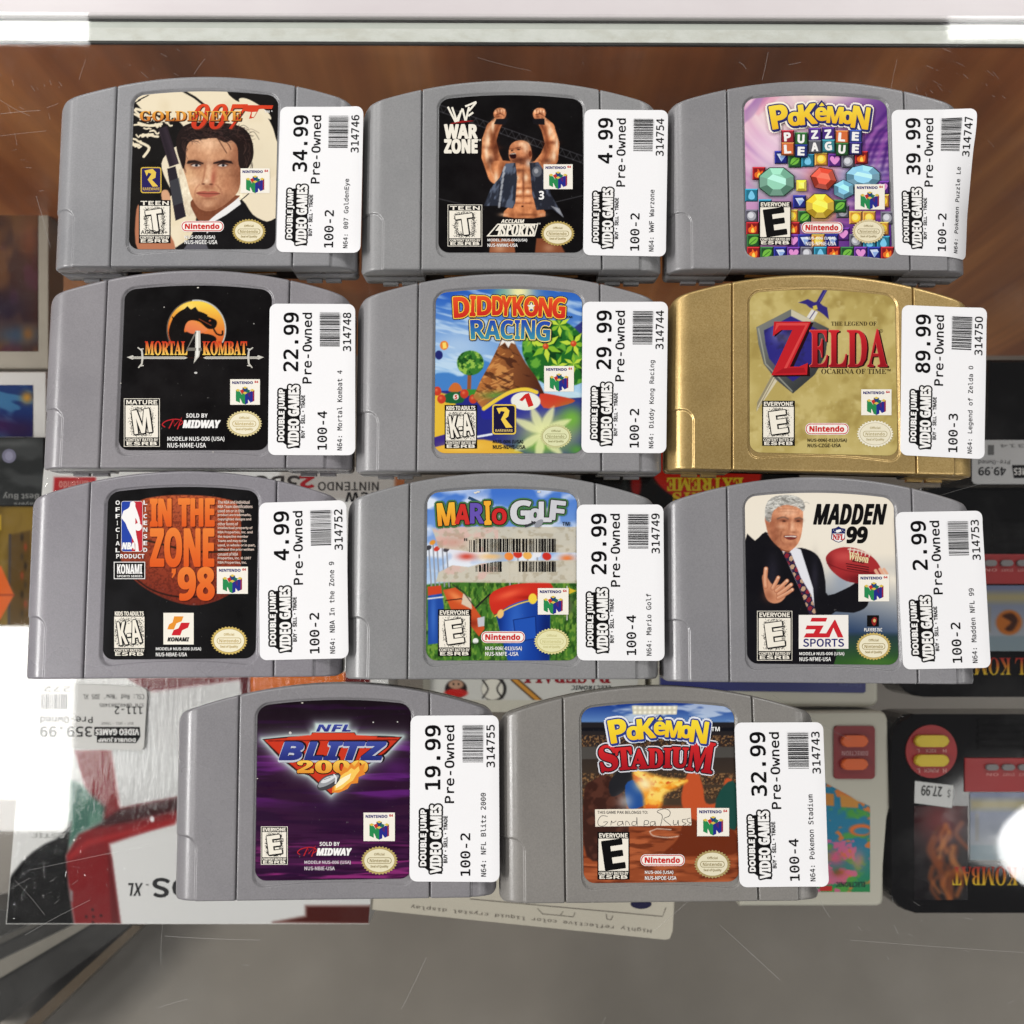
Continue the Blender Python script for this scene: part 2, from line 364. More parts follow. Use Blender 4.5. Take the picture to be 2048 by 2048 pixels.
# rail beyond the glass, mottled white strip under it, wood back, shelf
alu = N('painted_rail').set(alb((226, 217, 218)), .32, 0, .5); alu.l(alu.mixc(alu.noise(40, 5, .65, alu.coord(.4, 1, 1)), tuple(alb((216, 206, 208))), tuple(alb((236, 230, 230)))), alu.b.inputs['Base Color'])
rail = into_case(box('rail', -.48, .48, YT+.0005, YT+.05, -.03, -.0045, alu.m, bev=.0006))
into_case(box('rail_channel', -.48, .48, YT-.0007, YT+.0005, -.0082, -.0066, M_DARK))
stm = N('mottled_strip'); k = stm.noise(95, 5, .72, stm.coord(.8, 1.4, 1))
stm.l(stm.ramp(k, [(.34, tuple(alb((224, 224, 212)))), (.5, tuple(alb((236, 238, 229)))), (.68, tuple(alb((246, 247, 240))))]), stm.b.inputs['Base Color']); stm.set(None, .5)
y88 = y_at(84, -.0066)
into_case(box('glass_seat', -.48, .48, y88, YT-.0034, -.0080, -.0066, stm.m))
into_case(box('seat_lip', -.48, .48, YT-.0034, YT-.0007, -.0080, -.0068, simple('lip', (214, 218, 208), .4)))
into_case(box('seat_edge', -.48, .48, y88-.0009, y88-.0001, -.0082, -.0070, simple('dark_seal', (44, 42, 38), .5)))
wd = N('wood_panel'); v = wd.coord(9, 1, .8)
k1 = wd.noise(2.2, 3, .5, v); k2 = wd.noise(9, 5, .65, wd.coord(14, 1, .45))
c = wd.ramp(k1, [(.30, tuple(lin((82, 43, 21))*2.1)), (.50, tuple(lin((135, 77, 39))*2.1)), (.66, tuple(lin((169, 109, 60))*2.1)), (.80, tuple(lin((117, 58, 31))*2.1))])
c = wd.mixc(1., c, wd.ramp(k2, [(.3, (.86, .84, .83)), (.7, (1.06, 1.05, 1.04))]), 'MULTIPLY')
wd.l(c, wd.b.inputs['Base Color']); wd.set(None, .38, 0, .5)
ZF_ = -.505
into_case(box('back_panel', -.6, .6, y88-.0004, y88+.02, ZF_-.02, -.0085, wd.m))
dk = N('shelf_laminate'); k = dk.noise(7, 4, .5, dk.coord()); 
dk.l(dk.ramp(k, [(.3, tuple(alb((128, 121, 112)))), (.7, tuple(alb((148, 140, 130))))]), dk.b.inputs['Base Color']); dk.set(None, .35, 0, .45)
ZD = -.215
ZF = -.505
into_case(box('shelf', -.6, .6, -.55, P3(1024, 735, ZD)[1], ZD-.006, ZD-.0004, g.m))
into_case(box('case_floor', -.6, .6, -.7, y88+.02, ZF-.02, ZF, dk.m))

# ---------------------------------------------------------------- game cartridges
ZT = .0190; ZLAB = .01838
YPK, RARC = .0759, .157
def ytop(x):
    ax = np.abs(x); y = YPK-ax**2/(2*RARC); r = .0045; q = np.clip((ax-(.058-r))/r, 0, 1)
    return y-r*(1-np.sqrt(np.maximum(1-q*q, 0)))
def ybot(x):
    ax = np.abs(x); r = .0022; q = np.clip((ax-(.058-r))/r, 0, 1); return r*(1-np.sqrt(np.maximum(1-q*q, 0)))
def sstep(a): a = np.clip(a, 0, 1); return a*a*(3-2*a)
def sd_rr(x, y, x0, x1, y0, y1, r):
    cx, cy = (x0+x1)/2, (y0+y1)/2; dx, dy = np.abs(x-cx)-(x1-x0)/2+r, np.abs(y-cy)-(y1-y0)/2+r
    return np.minimum(np.maximum(dx, dy), 0)+np.hypot(np.maximum(dx, 0), np.maximum(dy, 0))-r
LX, LY0, LY1, LARC, LR = .0277, .0068, .0699, .20, .0040
def shell_mesh():
    xs = list(np.linspace(-.058, .058, 330)); fine = []
    for s in (-1, 1):
        fine += [s*(.0344+d) for d in (-.0006, -.00042, -.0003, -.00022, 0, .00022, .0003, .00042, .0006)]
        fine += [s*(.058-d) for d in (5e-6, 3e-5, .0001, .0002, .00035, .00055, .0008, .0011, .0015, .002, .0026, .0032, .0038, .0044)]
    xs = np.array(sorted([x for x in xs if all(abs(x-f) > 6e-5 for f in fine) or abs(x) == .058]+fine)); xs[0], xs[-1] = -.058, .058
    vs_ = np.concatenate([[0, .001, .0025, .005, .008, .011, .014], np.linspace(.018, .975, 250), [.979, .983, .987, .990, .993, .9955, .9975, .999, 1]])
    X, V = np.meshgrid(xs, vs_, indexing='ij'); B, T_ = ybot(X), ytop(X); Y = B+V*(T_-B)
    z = np.full_like(X, ZT)
    dsd = np.clip(1-(.058-np.abs(X))/.0092, 0, 1); z -= .0085*(1-np.sqrt(np.maximum(1-dsd**2.1, 0)))
    for d, r in ((Y-B, .0009), (T_-Y, .0012)):
        q = np.clip(1-d/r, 0, 1); z -= r*(1-np.sqrt(np.maximum(1-q*q, 0)))*.8
    gx = np.abs(np.abs(X)-.0344); z -= .0012*(1-sstep((gx-.00018)/.00016)); z -= .0002*(1-sstep((gx-.0002)/.0006))
    yw = Y+X**2/(2*LARC)
    d = sd_rr(X, yw, -LX-.0006, LX+.0006, LY0-.0006, LY1+.0006, LR+.0006); z -= .0008*(1-sstep((d+.0001)/.00042))
    d = sd_rr(np.abs(X), Y, .0488, .08, -.03, .0225, .0045); z -= .0008*(1-sstep((d+.00015)/.0003))
    n, m = X.shape
    v = np.stack([X, Y, z], -1).reshape(-1, 3); idx = np.arange(n*m).reshape(n, m)
    F = np.stack([idx[:-1, :-1], idx[1:, :-1], idx[1:, 1:], idx[:-1, 1:]], -1).reshape(-1, 4)
    loop = np.concatenate([idx[:, 0], idx[-1, 1:], idx[-2::-1, -1], idx[0, -2:0:-1]])
    L = len(loop); lv = v[loop]; base = n*m; rings = []; allv = [v]; mids = [np.zeros(len(F), int)]; faces = [F]
    cen = np.array([0, .036, 0])
    nr = np.zeros_like(lv); e = np.roll(lv, -1, 0)-np.roll(lv, 1, 0); nr[:, 0], nr[:, 1] = e[:, 1], -e[:, 0]; nr /= np.maximum(np.linalg.norm(nr[:, :2], axis=1, keepdims=True), 1e-9)
    cav = (lv[:, 1] < .0005) & (np.abs(lv[:, 0]) < .0338)
    prev = loop
    for zz, ins, cv in ((.0125, 0, 0), (.0098, .0001, 1), (.0096, .0004, 1), (.0090, .0004, 1), (.0088, .0001, 1), (.0012, .0004, 1), (0.0002, .0014, 1)):
        q = lv.copy(); q[:, 2] = np.minimum(lv[:, 2], zz) if zz > .0105 else zz
        q[:, :2] -= nr[:, :2]*ins
        if cv: q[cav, 1] += .0045
        ids = base+np.arange(L); base += L; allv.append(q)
        f = np.stack([prev, ids, np.roll(ids, -1), np.roll(prev, -1)], -1); faces.append(f)
        mids.append((cav & bool(cv)).astype(int)); prev = ids
    vv = np.concatenate(allv); ff = [list(map(int, r)) for r in np.concatenate(faces)]; mm = np.concatenate(mids)
    ff.append(list(map(int, prev))[::-1]); mm = np.append(mm, 0)
    k = len(vv); ex = []
    for x0, x1 in ((-.0505, -.0445), (-.0430, -.0370), (.0370, .0430), (.0445, .0505)):     # small feet under the wings
        b = [(x, y, zz) for zz in (.0006, .0030) for x, y in ((x0, -.0006), (x1, -.0006), (x1, .004), (x0, .004))]
        ex += b
        for q in ((3, 2, 1, 0), (4, 5, 6, 7), (0, 1, 5, 4), (1, 2, 6, 5), (2, 3, 7, 6), (3, 0, 4, 7)): ff.append([k+i for i in q]); mm = np.append(mm, 0)
        k += 8
    vv = np.concatenate([vv, np.array(ex)])
    o = mesh_obj('shell', vv, ff, None, mats=[M_PLASTIC, M_DARK], midx=mm)
    sm = np.ones(len(o.data.polygons), bool); sm[-25:] = False
    o.data.polygons.foreach_set('use_smooth', sm)
    return o
proto_shell = shell_mesh(); gold_mesh = proto_shell.data.copy(); gold_mesh.materials[0] = M_GOLD
proto_board = box('contact_board', -.026, .026, .0008, .009, .0068, .0084, M_PCB)
S_ = 1932/680
class Cart: pass
def label_grid():
    nu, nv = 230, 256
    v = np.concatenate([[0, .002, .005, .009, .014], np.linspace(.02, .98, nv-10), [.986, .991, .995, .998, 1]]); u = np.linspace(0, 1, nu)
    H = LY1-LY0; yl = v*H; inset = np.zeros_like(v)
    for q in (yl, H-yl):
        k = q < LR; inset[k] = LR-np.sqrt(np.maximum(LR**2-(LR-q[k])**2, 0))
    U, V = np.meshgrid(u, np.arange(len(v)), indexing='ij')
    X = -LX+inset[V]+U*(2*LX-2*inset[V]); Y = LY0+yl[V]-X**2/(2*LARC)*(.15+.85*v[V]) + (X**2/(2*LARC)*.15)*(1-v[V])
    n, m = X.shape; idx = np.arange(n*m).reshape(n, m)
    F = np.stack([idx[:-1, :-1], idx[1:, :-1], idx[1:, 1:], idx[:-1, 1:]], -1).reshape(-1, 4)
    return X.ravel(), Y.ravel(), F
LGX, LGY, LGF = label_grid(); LGF = LGF.tolist()
SHELLS = [False]
def cartridge(ox, oy, x, y, deg, label, tint, gold=False):
    c = Cart(); c.o = empty('game_cartridge', (x, y, 0), math.radians(deg), label=label, cat='game cartridge', group='game cartridges laid out on the glass')
    c.x, c.y, c.a, c.ox, c.oy = x, y, math.radians(deg), ox, oy
    s = proto_shell if not SHELLS[0] else proto_shell.copy(); b = proto_board if not SHELLS[0] else proto_board.copy()
    for q in (s, b):
        if SHELLS[0]: COL.objects.link(q)
        q.parent = c.o
    SHELLS[0] = True
    if gold: s.data = gold_mesh
    s.color = (*alb(np.array(tint)*(.965, .970, .945)), 1)
    ca, sa = math.cos(c.a), math.sin(c.a)
    def p2l(P, z=ZLAB):
        wx, wy = unproj(ox+P[:, 0]/S_, oy+P[:, 1]/S_, z); dx, dy = wx-x, wy-y
        return np.stack([ca*dx+sa*dy, -sa*dx+ca*dy], -1)
    def l2p(lx, ly, z=ZLAB):
        px, py = proj(x+ca*lx-sa*ly, y+sa*lx+ca*ly, z); return (px-ox)*S_, (py-oy)*S_
    c.p2l, c.l2p = p2l, l2p
    c.paint = Paint(*l2p(LGX, LGY)); c.vec = Vec(lambda P: p2l(P)); c.parts = []
    return c
def part(c, name):
    v = Vec(lambda P: c.p2l(P)); v.z = c.vec.z+.00002*(1+len(c.parts)); c.parts.append((name, v)); return v
def finish(c):
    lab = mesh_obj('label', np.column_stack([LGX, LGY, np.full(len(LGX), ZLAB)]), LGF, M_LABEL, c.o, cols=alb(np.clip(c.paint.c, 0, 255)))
    if c.vec.v: c.vec.build('artwork', ZLAB+1e-5, M_INK, lab)
    for n, v in c.parts:
        if v.v: v.build(n, ZLAB+3e-5, M_INK, lab)
    return lab
CREAM = (246, 239, 224); BLK = (16, 15, 16); WHT = (250, 248, 245)

# ---- price stickers
def sticker(c, quad, price, bin_, num, line, bend=None):
    TL, TR, BR, BL = [np.array(q, float) for q in quad]; Z = ZT+.00028
    def fr(P):        # frame: a along the reading direction 0..860 (up the photo), b 0..485 across
        t = P[:, 0:1]/860; s = P[:, 1:2]/485
        return c.p2l((BL*(1-s)+BR*s)*(1-t)+(TL*(1-s)+TR*s)*t, Z)
    r_ = random.Random(int(num)); cu = [r_.uniform(0, .0009) for _ in range(4)]; wv = r_.uniform(0, 6)
    bend = bend or (lambda a, b: cu[0]*np.clip((a-760)/100, 0, 1)**2*np.clip((b-260)/225, 0, 1)**2+cu[1]*np.clip((100-a)/100, 0, 1)**2*np.clip((b-260)/225, 0, 1)**2+.00006*np.sin(a/140+wv)*np.clip((b-240)/245, 0, 1)-.0002*np.clip((b-430)/55, 0, 1)**2)
    zf = lambda P: bend(P[:, 0], P[:, 1])
    nu, nv, r = 46, 30, 40
    A, Bv = np.linspace(0, 860, nu), np.concatenate([[0, 2, 6, 12, 20, 30], np.linspace(40, 445, nv), [455, 465, 473, 479, 483, 485]])
    ins = np.zeros_like(Bv)
    for q in (Bv, 485-Bv): k = q < r; ins[k] = r-np.sqrt(np.maximum(r*r-(r-q[k])**2, 0))
    U, J = np.meshgrid(np.linspace(0, 1, nu), np.arange(len(Bv)), indexing='ij')
    a = ins[J]+U*(860-2*ins[J]); P = np.stack([a.ravel(), Bv[J].ravel()], -1); L = fr(P); z = Z+zf(P)
    n, m = a.shape; idx = np.arange(n*m).reshape(n, m)
    F = np.stack([idx[:-1, :-1], idx[:-1, 1:], idx[1:, 1:], idx[1:, :-1]], -1).reshape(-1, 4)
    loop = np.concatenate([idx[:, 0], idx[-1, 1:], idx[-2::-1, -1], idx[0, -2:0:-1]]); k = len(L)
    v = np.column_stack([L, z]); lo = v[loop].copy(); lo[:, 2] -= .00016
    faces = F.tolist()+[[int(loop[i]), int(loop[(i+1) % len(loop)]), k+(i+1) % len(loop), k+i] for i in range(len(loop))]
    st_ = mesh_obj('price_sticker', np.vstack([v, lo]), faces, M_PAPER, c.o, cols=np.tile(alb((252, 251, 252)), (k+len(lo), 1)))
    lg = Vec(fr)
    for t, bx in (('DOUBLE JUMP', (82, 58, 372, 98)), ('VIDEO GAMES', (46, 112, 396, 170))):
        for ow in (11, ): lg.text(t, bx, BLK, 'H', bold=ow, n=12)
    lg.poly([(80, 70), (372, 55), (378, 110), (402, 112), (398, 172), (40, 176), (44, 120)], BLK)
    lg.text('DOUBLE JUMP', (82, 58, 372, 98), WHT, 'H', bold=1.6); lg.text('VIDEO GAMES', (46, 112, 396, 170), WHT, 'H', bold=2.6)
    lg.text('BUY · SELL · TRADE', (98, 184, 340, 203), BLK, 'N', bold=1.1)
    lg.build('shop_logo', Z+6e-5, M_INK, st_, zf)
    tx = Vec(fr); w_ = 66
    tx.text(price, (808-w_*len(price), 82, 808, 164), BLK, 'M', bold=2.6)
    tx.text('Pre-Owned', (408, 188, 808, 240), BLK, 'M', bold=1.3)
    tx.text(bin_, (32, 275, 250, 327), BLK, 'M', bold=1.2)
    tx.text(num.replace('0', 'O'), (592, 417, 810, 462), BLK, 'M', bold=.9)
    tx.text(line, (28, 384, 28+22.7*len(line), 412 if not any(q in line for q in 'gy') else 417), (30, 29, 31), 'M', bold=.35)
    tx.build('lettering', Z+6e-5, M_INK, st_, zf)
    bc = Vec(fr); rs = random.Random(int(num)); a0 = 618; a = a0
    while a < 806:
        wd_ = rs.choice([2.6, 2.6, 4.6, 6.6]); [bc.rect(a, 286+16*q, min(a+wd_, 808), 302+16*q, (26, 25, 27)) for q in range(7)]; a += wd_+rs.choice([2.6, 2.6, 4.2, 6])
    bc.build('barcode', Z+6e-5, M_INK, st_, zf)
    return st_

# ---- marks that recur on the labels
def rating(c, x0, y0, x1, y1, head, ch, style='halo', border=True, foot=True):
    v = part(c, 'rating_mark'); w_, h = x1-x0, y1-y0
    if border: v.rect(x0-3, y0-3, x1+3, y1+3, CREAM)
    v.rect(x0, y0, x1, y1, BLK)
    hy, fy = y0+h*.135, y1-h*.185
    v.text(head, (x0+w_*.06, y0+h*.026, x1-w_*.06, hy-h*.022), CREAM, 'N', bold=1.3)
    v.rect(x0+w_*.035, hy, x1-w_*.035, fy, CREAM)
    cx, cy = (x0+x1)/2, (hy+fy)/2; bw, bh = w_*.50, (fy-hy)*.72
    if style == 'halo':
        rs = random.Random(len(head)+int(x0)); dots = []; f = []
        ww = bw*(.62 if len(ch) == 1 else .85)
        for i in range(950):
            a = rs.uniform(0, 6.283); k = 1+rs.gauss(-.10, .13); d = max(abs(math.cos(a)), abs(math.sin(a)))
            px, py = cx+ww*k*math.cos(a)/d**.7, cy+bh*.60*k*math.sin(a)/d**.7; r = rs.uniform(1.2, 2.8)
            if not (x0+w_*.05 < px < x1-w_*.05 and hy+4 < py < fy-4): continue
            n = len(dots); dots += [(px-r, py), (px, py-r), (px+r, py), (px, py+r)]; f.append([n, n+1, n+2, n+3])
        v.raw(dots, f, BLK)
        v.text(ch, (cx-ww*.80+2, cy-bh*.5+2, cx+ww*.80+2, cy+bh*.5+2), BLK, 'H', bold=8.5, rot=-8)
        v.text(ch, (cx-ww*.80, cy-bh*.5, cx+ww*.80, cy+bh*.5), CREAM, 'H', bold=1.5, rot=-8)
    else:
        v.text(ch, (cx-bw*.62, cy-bh*.62, cx+bw*.62, cy+bh*.62), BLK, 'H', bold=4, rot=-8)
    v.text('CONTENT RATED BY', (x0+w_*.04, fy+h*.022, x1-w_*.04, fy+h*.082), CREAM, 'N', bold=.7)
    v.text('ESRB', (x0+w_*.07, y1-h*.088, x1-w_*.07, y1-h*.02), CREAM, 'N', bold=1.2)
    return v
def console_mark(c, x0, y0, x1, y1):
    v = part(c, 'console_mark'); w_, h = x1-x0, y1-y0; v.rect(x0, y0, x1, y1, (249, 243, 230))
    NV, RD = (38, 34, 110), (200, 44, 40)
    v.text('NINTENDO', (x0+w_*.07, y0+h*.085, x0+w_*.76, y0+h*.185), NV, 'H', bold=.8); v.text('64', (x0+w_*.82, y0+h*.06, x0+w_*.94, y0+h*.145), RD, 'J', bold=.6)
    ox, oy, k = x0+w_*.19, y0+h*.27, w_*.0062
    def q(p, col): v.poly([(ox+a*k, oy+b*k) for a, b in p], col)
    G, BL, R, Yl, DG = (44, 140, 82), (40, 46, 140), (196, 50, 44), (226, 196, 84), (24, 92, 62)
    q([(36, 8), (50, 2), (64, 8), (64, 60), (36, 60)], (34, 70, 120)); q([(36, 8), (50, 2), (64, 8), (50, 15)], Yl)
    q([(22, 24), (38, 16), (50, 46), (40, 58)], R); q([(78, 24), (62, 16), (50, 46), (60, 58)], (34, 110, 90))
    q([(0, 22), (22, 30), (22, 90), (0, 80)], G); q([(22, 30), (36, 62), (36, 92), (22, 62)], DG); q([(22, 30), (40, 58), (46, 92), (22, 66)], G)
    q([(34, 38), (50, 44), (50, 100), (34, 92)], G); q([(50, 44), (66, 38), (66, 92), (50, 100)], BL)
    q([(66, 38), (78, 30), (80, 66), (66, 72)], (86, 40, 110)); q([(56, 40), (80, 66), (80, 90), (58, 62)], BL); q([(78, 30), (100, 22), (100, 80), (78, 90)], BL); q([(92, 26), (100, 22), (100, 80), (92, 84)], (150, 40, 70))
    for a, b in ((11, 22), (89, 22), (50, 37)): q([(a-13, b), (a, b-7), (a+13, b), (a, b+8)], Yl)
def seal(c, cx, cy, rx, ry, gold=(190, 166, 98), ink=(150, 128, 70), inner=(240, 230, 198)):
    v = part(c, 'quality_seal'); v.ell(cx, cy, rx, ry, gold, 64, star=.10)
    v.ell(cx, cy, rx*.84, ry*.82, (150, 124, 62), 40); v.ell(cx, cy, rx*.82, ry*.80, inner, 40)
    v.rrect(cx-rx*.66, cy-ry*.21, cx+rx*.66, cy+ry*.23, ry*.2, ink); v.rrect(cx-rx*.63, cy-ry*.17, cx+rx*.63, cy+ry*.19, ry*.17, inner)
    v.text('Nintendo', (cx-rx*.52, cy-ry*.11, cx+rx*.52, cy+ry*.13), ink, 'H'); v.text('Official', (cx-rx*.28, cy-ry*.52, cx+rx*.28, cy-ry*.35), ink, 'N', bold=.5)
    v.text('Seal of Quality', (cx-rx*.48, cy+ry*.32, cx+rx*.48, cy+ry*.53), ink, 'N', bold=.5)
def pill(c, x0, y0, x1, y1):
    v = part(c, 'maker_mark'); h = y1-y0; R = (206, 46, 42)
    v.rrect(x0-3, y0-3, x1+3, y1+3, h/2, WHT, 10); v.rrect(x0, y0, x1, y1, h*.48, R, 10); v.rrect(x0+5, y0+5, x1-5, y1-5, h*.40, (250, 246, 238), 10)
    v.text('Nintendo', (x0+h*.36, y0+h*.22, x1-h*.42, y1-h*.24), R, 'H', bold=1.6)
def codes(c, items, col=WHT):
    v = part(c, 'model_code')
    for t, b in items: v.text(t, b, col, 'N', bold=.55)
# ================================================================ the eleven cartridges
GREY = (156, 154, 162)
# ---- 1 man with pistol
c = cartridge(80, 130, -.11466, .13542-.0000, .18, 'grey game cartridge whose label shows a dark-haired man in a dinner jacket with a pistol', (151, 150, 157))
p = c.paint; p.f((240, 226, 196)); p.nz(120, 120, (226, 208, 172), .5, .75, .5, seed=1); p.gl(1250, 560, 120, 200, (226, 214, 188), .5)
p.pg([(1080, 140), (1110, 200), (1190, 225), (1270, 270), (1320, 350), (1345, 430), (1370, 430), (1370, 140)], (20, 17, 16), sm=4)
p.pg([(1130, 195), (1170, 190), (1240, 225), (1300, 275), (1310, 310), (1240, 270), (1160, 240)], (240, 226, 196), sm=4)
p.ln([(815, 148), (880, 185), (930, 225)], 14, (20, 17, 16)); 
p.pg([(500, 262), (600, 265), (720, 285), (800, 330), (830, 400), (800, 520), (780, 700), (700, 800), (640, 1060), (480, 1060)], (20, 17, 16), sm=4)
rs = random.Random(3)
for i in range(36):
    x, y = rs.uniform(535, 770), rs.uniform(270, 520)
    if y > 300+ (770-x)*.95: continue
    L = rs.uniform(25, 70); a = rs.uniform(-.1, .5)
    p.ln([(x-L/2, y-L/2*a), (x-L*.1, y+rs.uniform(-12, 12)), (x+L*.2, y+rs.uniform(-8, 14)), (x+L/2, y+L/2*a)], rs.uniform(6, 13), (240, 226, 196), sm=4)
for x, y in ((575, 190), (555, 205), (600, 178)): p.ln([(x-16, y+10), (x+16, y-6)], 6, (20, 17, 16))
for q in ([(545, 250), (600, 262), (650, 275)], [(560, 330), (620, 345), (690, 335)], [(580, 400), (640, 395)], [(570, 440), (620, 470), (590, 520)], [(690, 400), (720, 430)]): p.ln(q, 15, (240, 226, 196), sm=4)
p.pg([(690, 560), (760, 470), (800, 480), (810, 560), (880, 860), (830, 830), (740, 700)], (238, 224, 196), sm=4)
for i in range(9): p.ln([(800+rs.uniform(-20, 90), 800+i*16), (850+rs.uniform(-10, 60), 806+i*16)], 9, (236, 224, 196))
p.pg([(1190, 735), (1345, 620), (1345, 880), (1280, 905), (1205, 860)], (238, 224, 196)); 
p.pg([(790, 1060), (850, 985), (900, 900), (1000, 880), (1090, 800), (1150, 768), (1210, 850), (1290, 890), (1350, 880), (1350, 1060)], (22, 20, 22), sm=3)
p.pg([(930, 900), (1000, 845), (1100, 770), (1128, 748), (1142, 790), (1060, 850), (990, 890), (950, 960)], (240, 238, 236)); p.pg([(810, 1055), (850, 1000), (930, 985), (960, 1055)], (120, 118, 128), a=.7)
p.pg([(890, 850), (950, 900), (940, 960), (880, 930)], (16, 15, 17))
# neck, face
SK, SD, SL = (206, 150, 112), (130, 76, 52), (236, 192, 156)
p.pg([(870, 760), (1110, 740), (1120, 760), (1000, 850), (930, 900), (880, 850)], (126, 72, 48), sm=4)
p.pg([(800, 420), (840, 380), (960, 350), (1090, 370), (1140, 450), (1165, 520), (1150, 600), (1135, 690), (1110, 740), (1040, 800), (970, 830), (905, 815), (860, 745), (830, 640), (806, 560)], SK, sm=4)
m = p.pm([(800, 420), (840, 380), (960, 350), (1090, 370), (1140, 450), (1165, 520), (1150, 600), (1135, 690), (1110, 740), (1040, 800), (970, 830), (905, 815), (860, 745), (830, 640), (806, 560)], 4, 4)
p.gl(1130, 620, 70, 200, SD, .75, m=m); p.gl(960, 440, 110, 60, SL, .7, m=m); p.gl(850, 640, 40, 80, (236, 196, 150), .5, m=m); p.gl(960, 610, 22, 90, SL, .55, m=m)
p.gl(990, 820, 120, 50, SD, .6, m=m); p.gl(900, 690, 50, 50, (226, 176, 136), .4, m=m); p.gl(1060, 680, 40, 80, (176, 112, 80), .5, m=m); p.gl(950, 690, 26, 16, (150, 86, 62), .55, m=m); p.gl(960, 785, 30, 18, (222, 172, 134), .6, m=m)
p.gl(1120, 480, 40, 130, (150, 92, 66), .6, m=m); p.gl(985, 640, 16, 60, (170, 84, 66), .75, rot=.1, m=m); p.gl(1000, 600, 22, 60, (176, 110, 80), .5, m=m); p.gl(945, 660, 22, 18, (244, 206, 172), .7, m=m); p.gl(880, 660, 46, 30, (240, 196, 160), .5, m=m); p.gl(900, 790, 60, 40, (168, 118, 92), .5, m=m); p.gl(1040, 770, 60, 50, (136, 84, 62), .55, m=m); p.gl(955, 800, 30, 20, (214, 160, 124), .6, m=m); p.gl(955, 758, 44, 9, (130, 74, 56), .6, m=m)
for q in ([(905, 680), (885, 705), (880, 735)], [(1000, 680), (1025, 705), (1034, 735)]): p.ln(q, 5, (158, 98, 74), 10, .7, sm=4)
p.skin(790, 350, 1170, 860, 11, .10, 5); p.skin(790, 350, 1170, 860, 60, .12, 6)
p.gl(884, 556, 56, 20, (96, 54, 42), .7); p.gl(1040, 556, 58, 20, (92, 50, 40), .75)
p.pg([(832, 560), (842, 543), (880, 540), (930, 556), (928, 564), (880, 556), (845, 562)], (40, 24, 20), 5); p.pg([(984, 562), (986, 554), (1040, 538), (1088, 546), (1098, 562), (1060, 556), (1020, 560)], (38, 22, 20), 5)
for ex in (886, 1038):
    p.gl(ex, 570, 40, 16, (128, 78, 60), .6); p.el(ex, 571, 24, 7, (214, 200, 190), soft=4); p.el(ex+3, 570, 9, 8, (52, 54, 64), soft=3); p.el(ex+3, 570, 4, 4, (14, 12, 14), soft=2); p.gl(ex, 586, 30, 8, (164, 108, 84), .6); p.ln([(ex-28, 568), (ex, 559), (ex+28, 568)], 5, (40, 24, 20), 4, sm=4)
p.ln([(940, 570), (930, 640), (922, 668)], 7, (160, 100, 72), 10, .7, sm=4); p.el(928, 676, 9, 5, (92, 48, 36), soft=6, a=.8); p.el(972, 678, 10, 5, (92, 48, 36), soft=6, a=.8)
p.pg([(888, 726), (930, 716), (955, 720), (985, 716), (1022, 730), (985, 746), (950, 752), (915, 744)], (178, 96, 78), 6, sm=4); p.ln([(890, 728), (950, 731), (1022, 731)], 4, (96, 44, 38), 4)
# hair
p.pg([(800, 560), (775, 470), (780, 400), (820, 345), (900, 325), (1060, 330), (1160, 360), (1205, 430), (1212, 520), (1180, 590), (1150, 600), (1128, 560), (1122, 470), (1090, 430), (1050, 440), (1000, 415), (930, 420), (860, 430), (832, 470), (828, 540), (815, 590)], (34, 22, 20), sm=4)
for i in range(60):      # swept strands
    x = rs.uniform(790, 1190); y = 345+rs.uniform(0, 90)
    p.ln([(x, y), (x+rs.uniform(10, 40), y+rs.uniform(-20, 10)), (x+rs.uniform(40, 80), y+rs.uniform(-6, 30))], rs.uniform(2, 4), rs.choice([(92, 66, 58), (66, 44, 42), (16, 10, 11), (110, 78, 74), (22, 14, 16)]), 4, .55, sm=4)
for i in range(26):
    s_ = rs.choice([-1, 1]); x = 1000+s_*rs.uniform(160, 205); y = rs.uniform(430, 560); p.ln([(x, y), (x+s_*6, y+26), (x-s_*4, y+52)], 3, rs.choice([(84, 60, 54), (14, 9, 10)]), 4, .6, sm=4)
for i in range(24):
    x = rs.uniform(810, 1170); p.ln([(x, rs.uniform(335, 365)), (x+rs.uniform(-20, 40), rs.uniform(385, 410)), (x+rs.uniform(-10, 60), rs.uniform(405, 430))], 4, rs.choice([(74, 50, 42), (52, 34, 30), (20, 14, 14)]), 5, .6, sm=4)
for q in ([(1000, 400), (1030, 450), (1060, 500)], [(1030, 410), (1070, 450), (1085, 480)]): p.ln(q, 5, (60, 32, 26), 4, .8, sm=4)
# pistol and hand
p.pg([(672, 365), (722, 345), (790, 560), (735, 580)], (46, 36, 44)); p.gr(690, 400, 760, 380, (28, 22, 28), (96, 78, 92), p.pm([(684, 370), (712, 352), (782, 560), (745, 575)])*.6)
p.pg([(722, 590), (770, 575), (830, 860), (770, 885)], (40, 34, 42)); p.pg([(735, 660), (790, 640), (815, 780), (760, 800)], (76, 80, 84), a=.6)
p.pg([(690, 720), (725, 712), (742, 770), (700, 780)], (216, 164, 128), 6, sm=3); p.pg([(548, 820), (590, 800), (600, 900), (720, 940), (760, 1060), (560, 1060)], (186, 120, 88), 6, sm=4)
p.ln([(1140, 770), (1185, 732)], 5, BLK)
v = c.vec
v.rrect(572, 580, 690, 728, 14, (214, 180, 74)); v.rrect(578, 586, 684, 722, 10, (40, 32, 92))
v.poly([(594, 600), (640, 590), (660, 610), (656, 640), (636, 652), (672, 690), (640, 692), (612, 652), (622, 636), (634, 618), (616, 612), (606, 632)], (232, 198, 84)); v.text('RAREWARE', (584, 696, 680, 712), (214, 180, 90), 'H')
t = part(c, 'title')
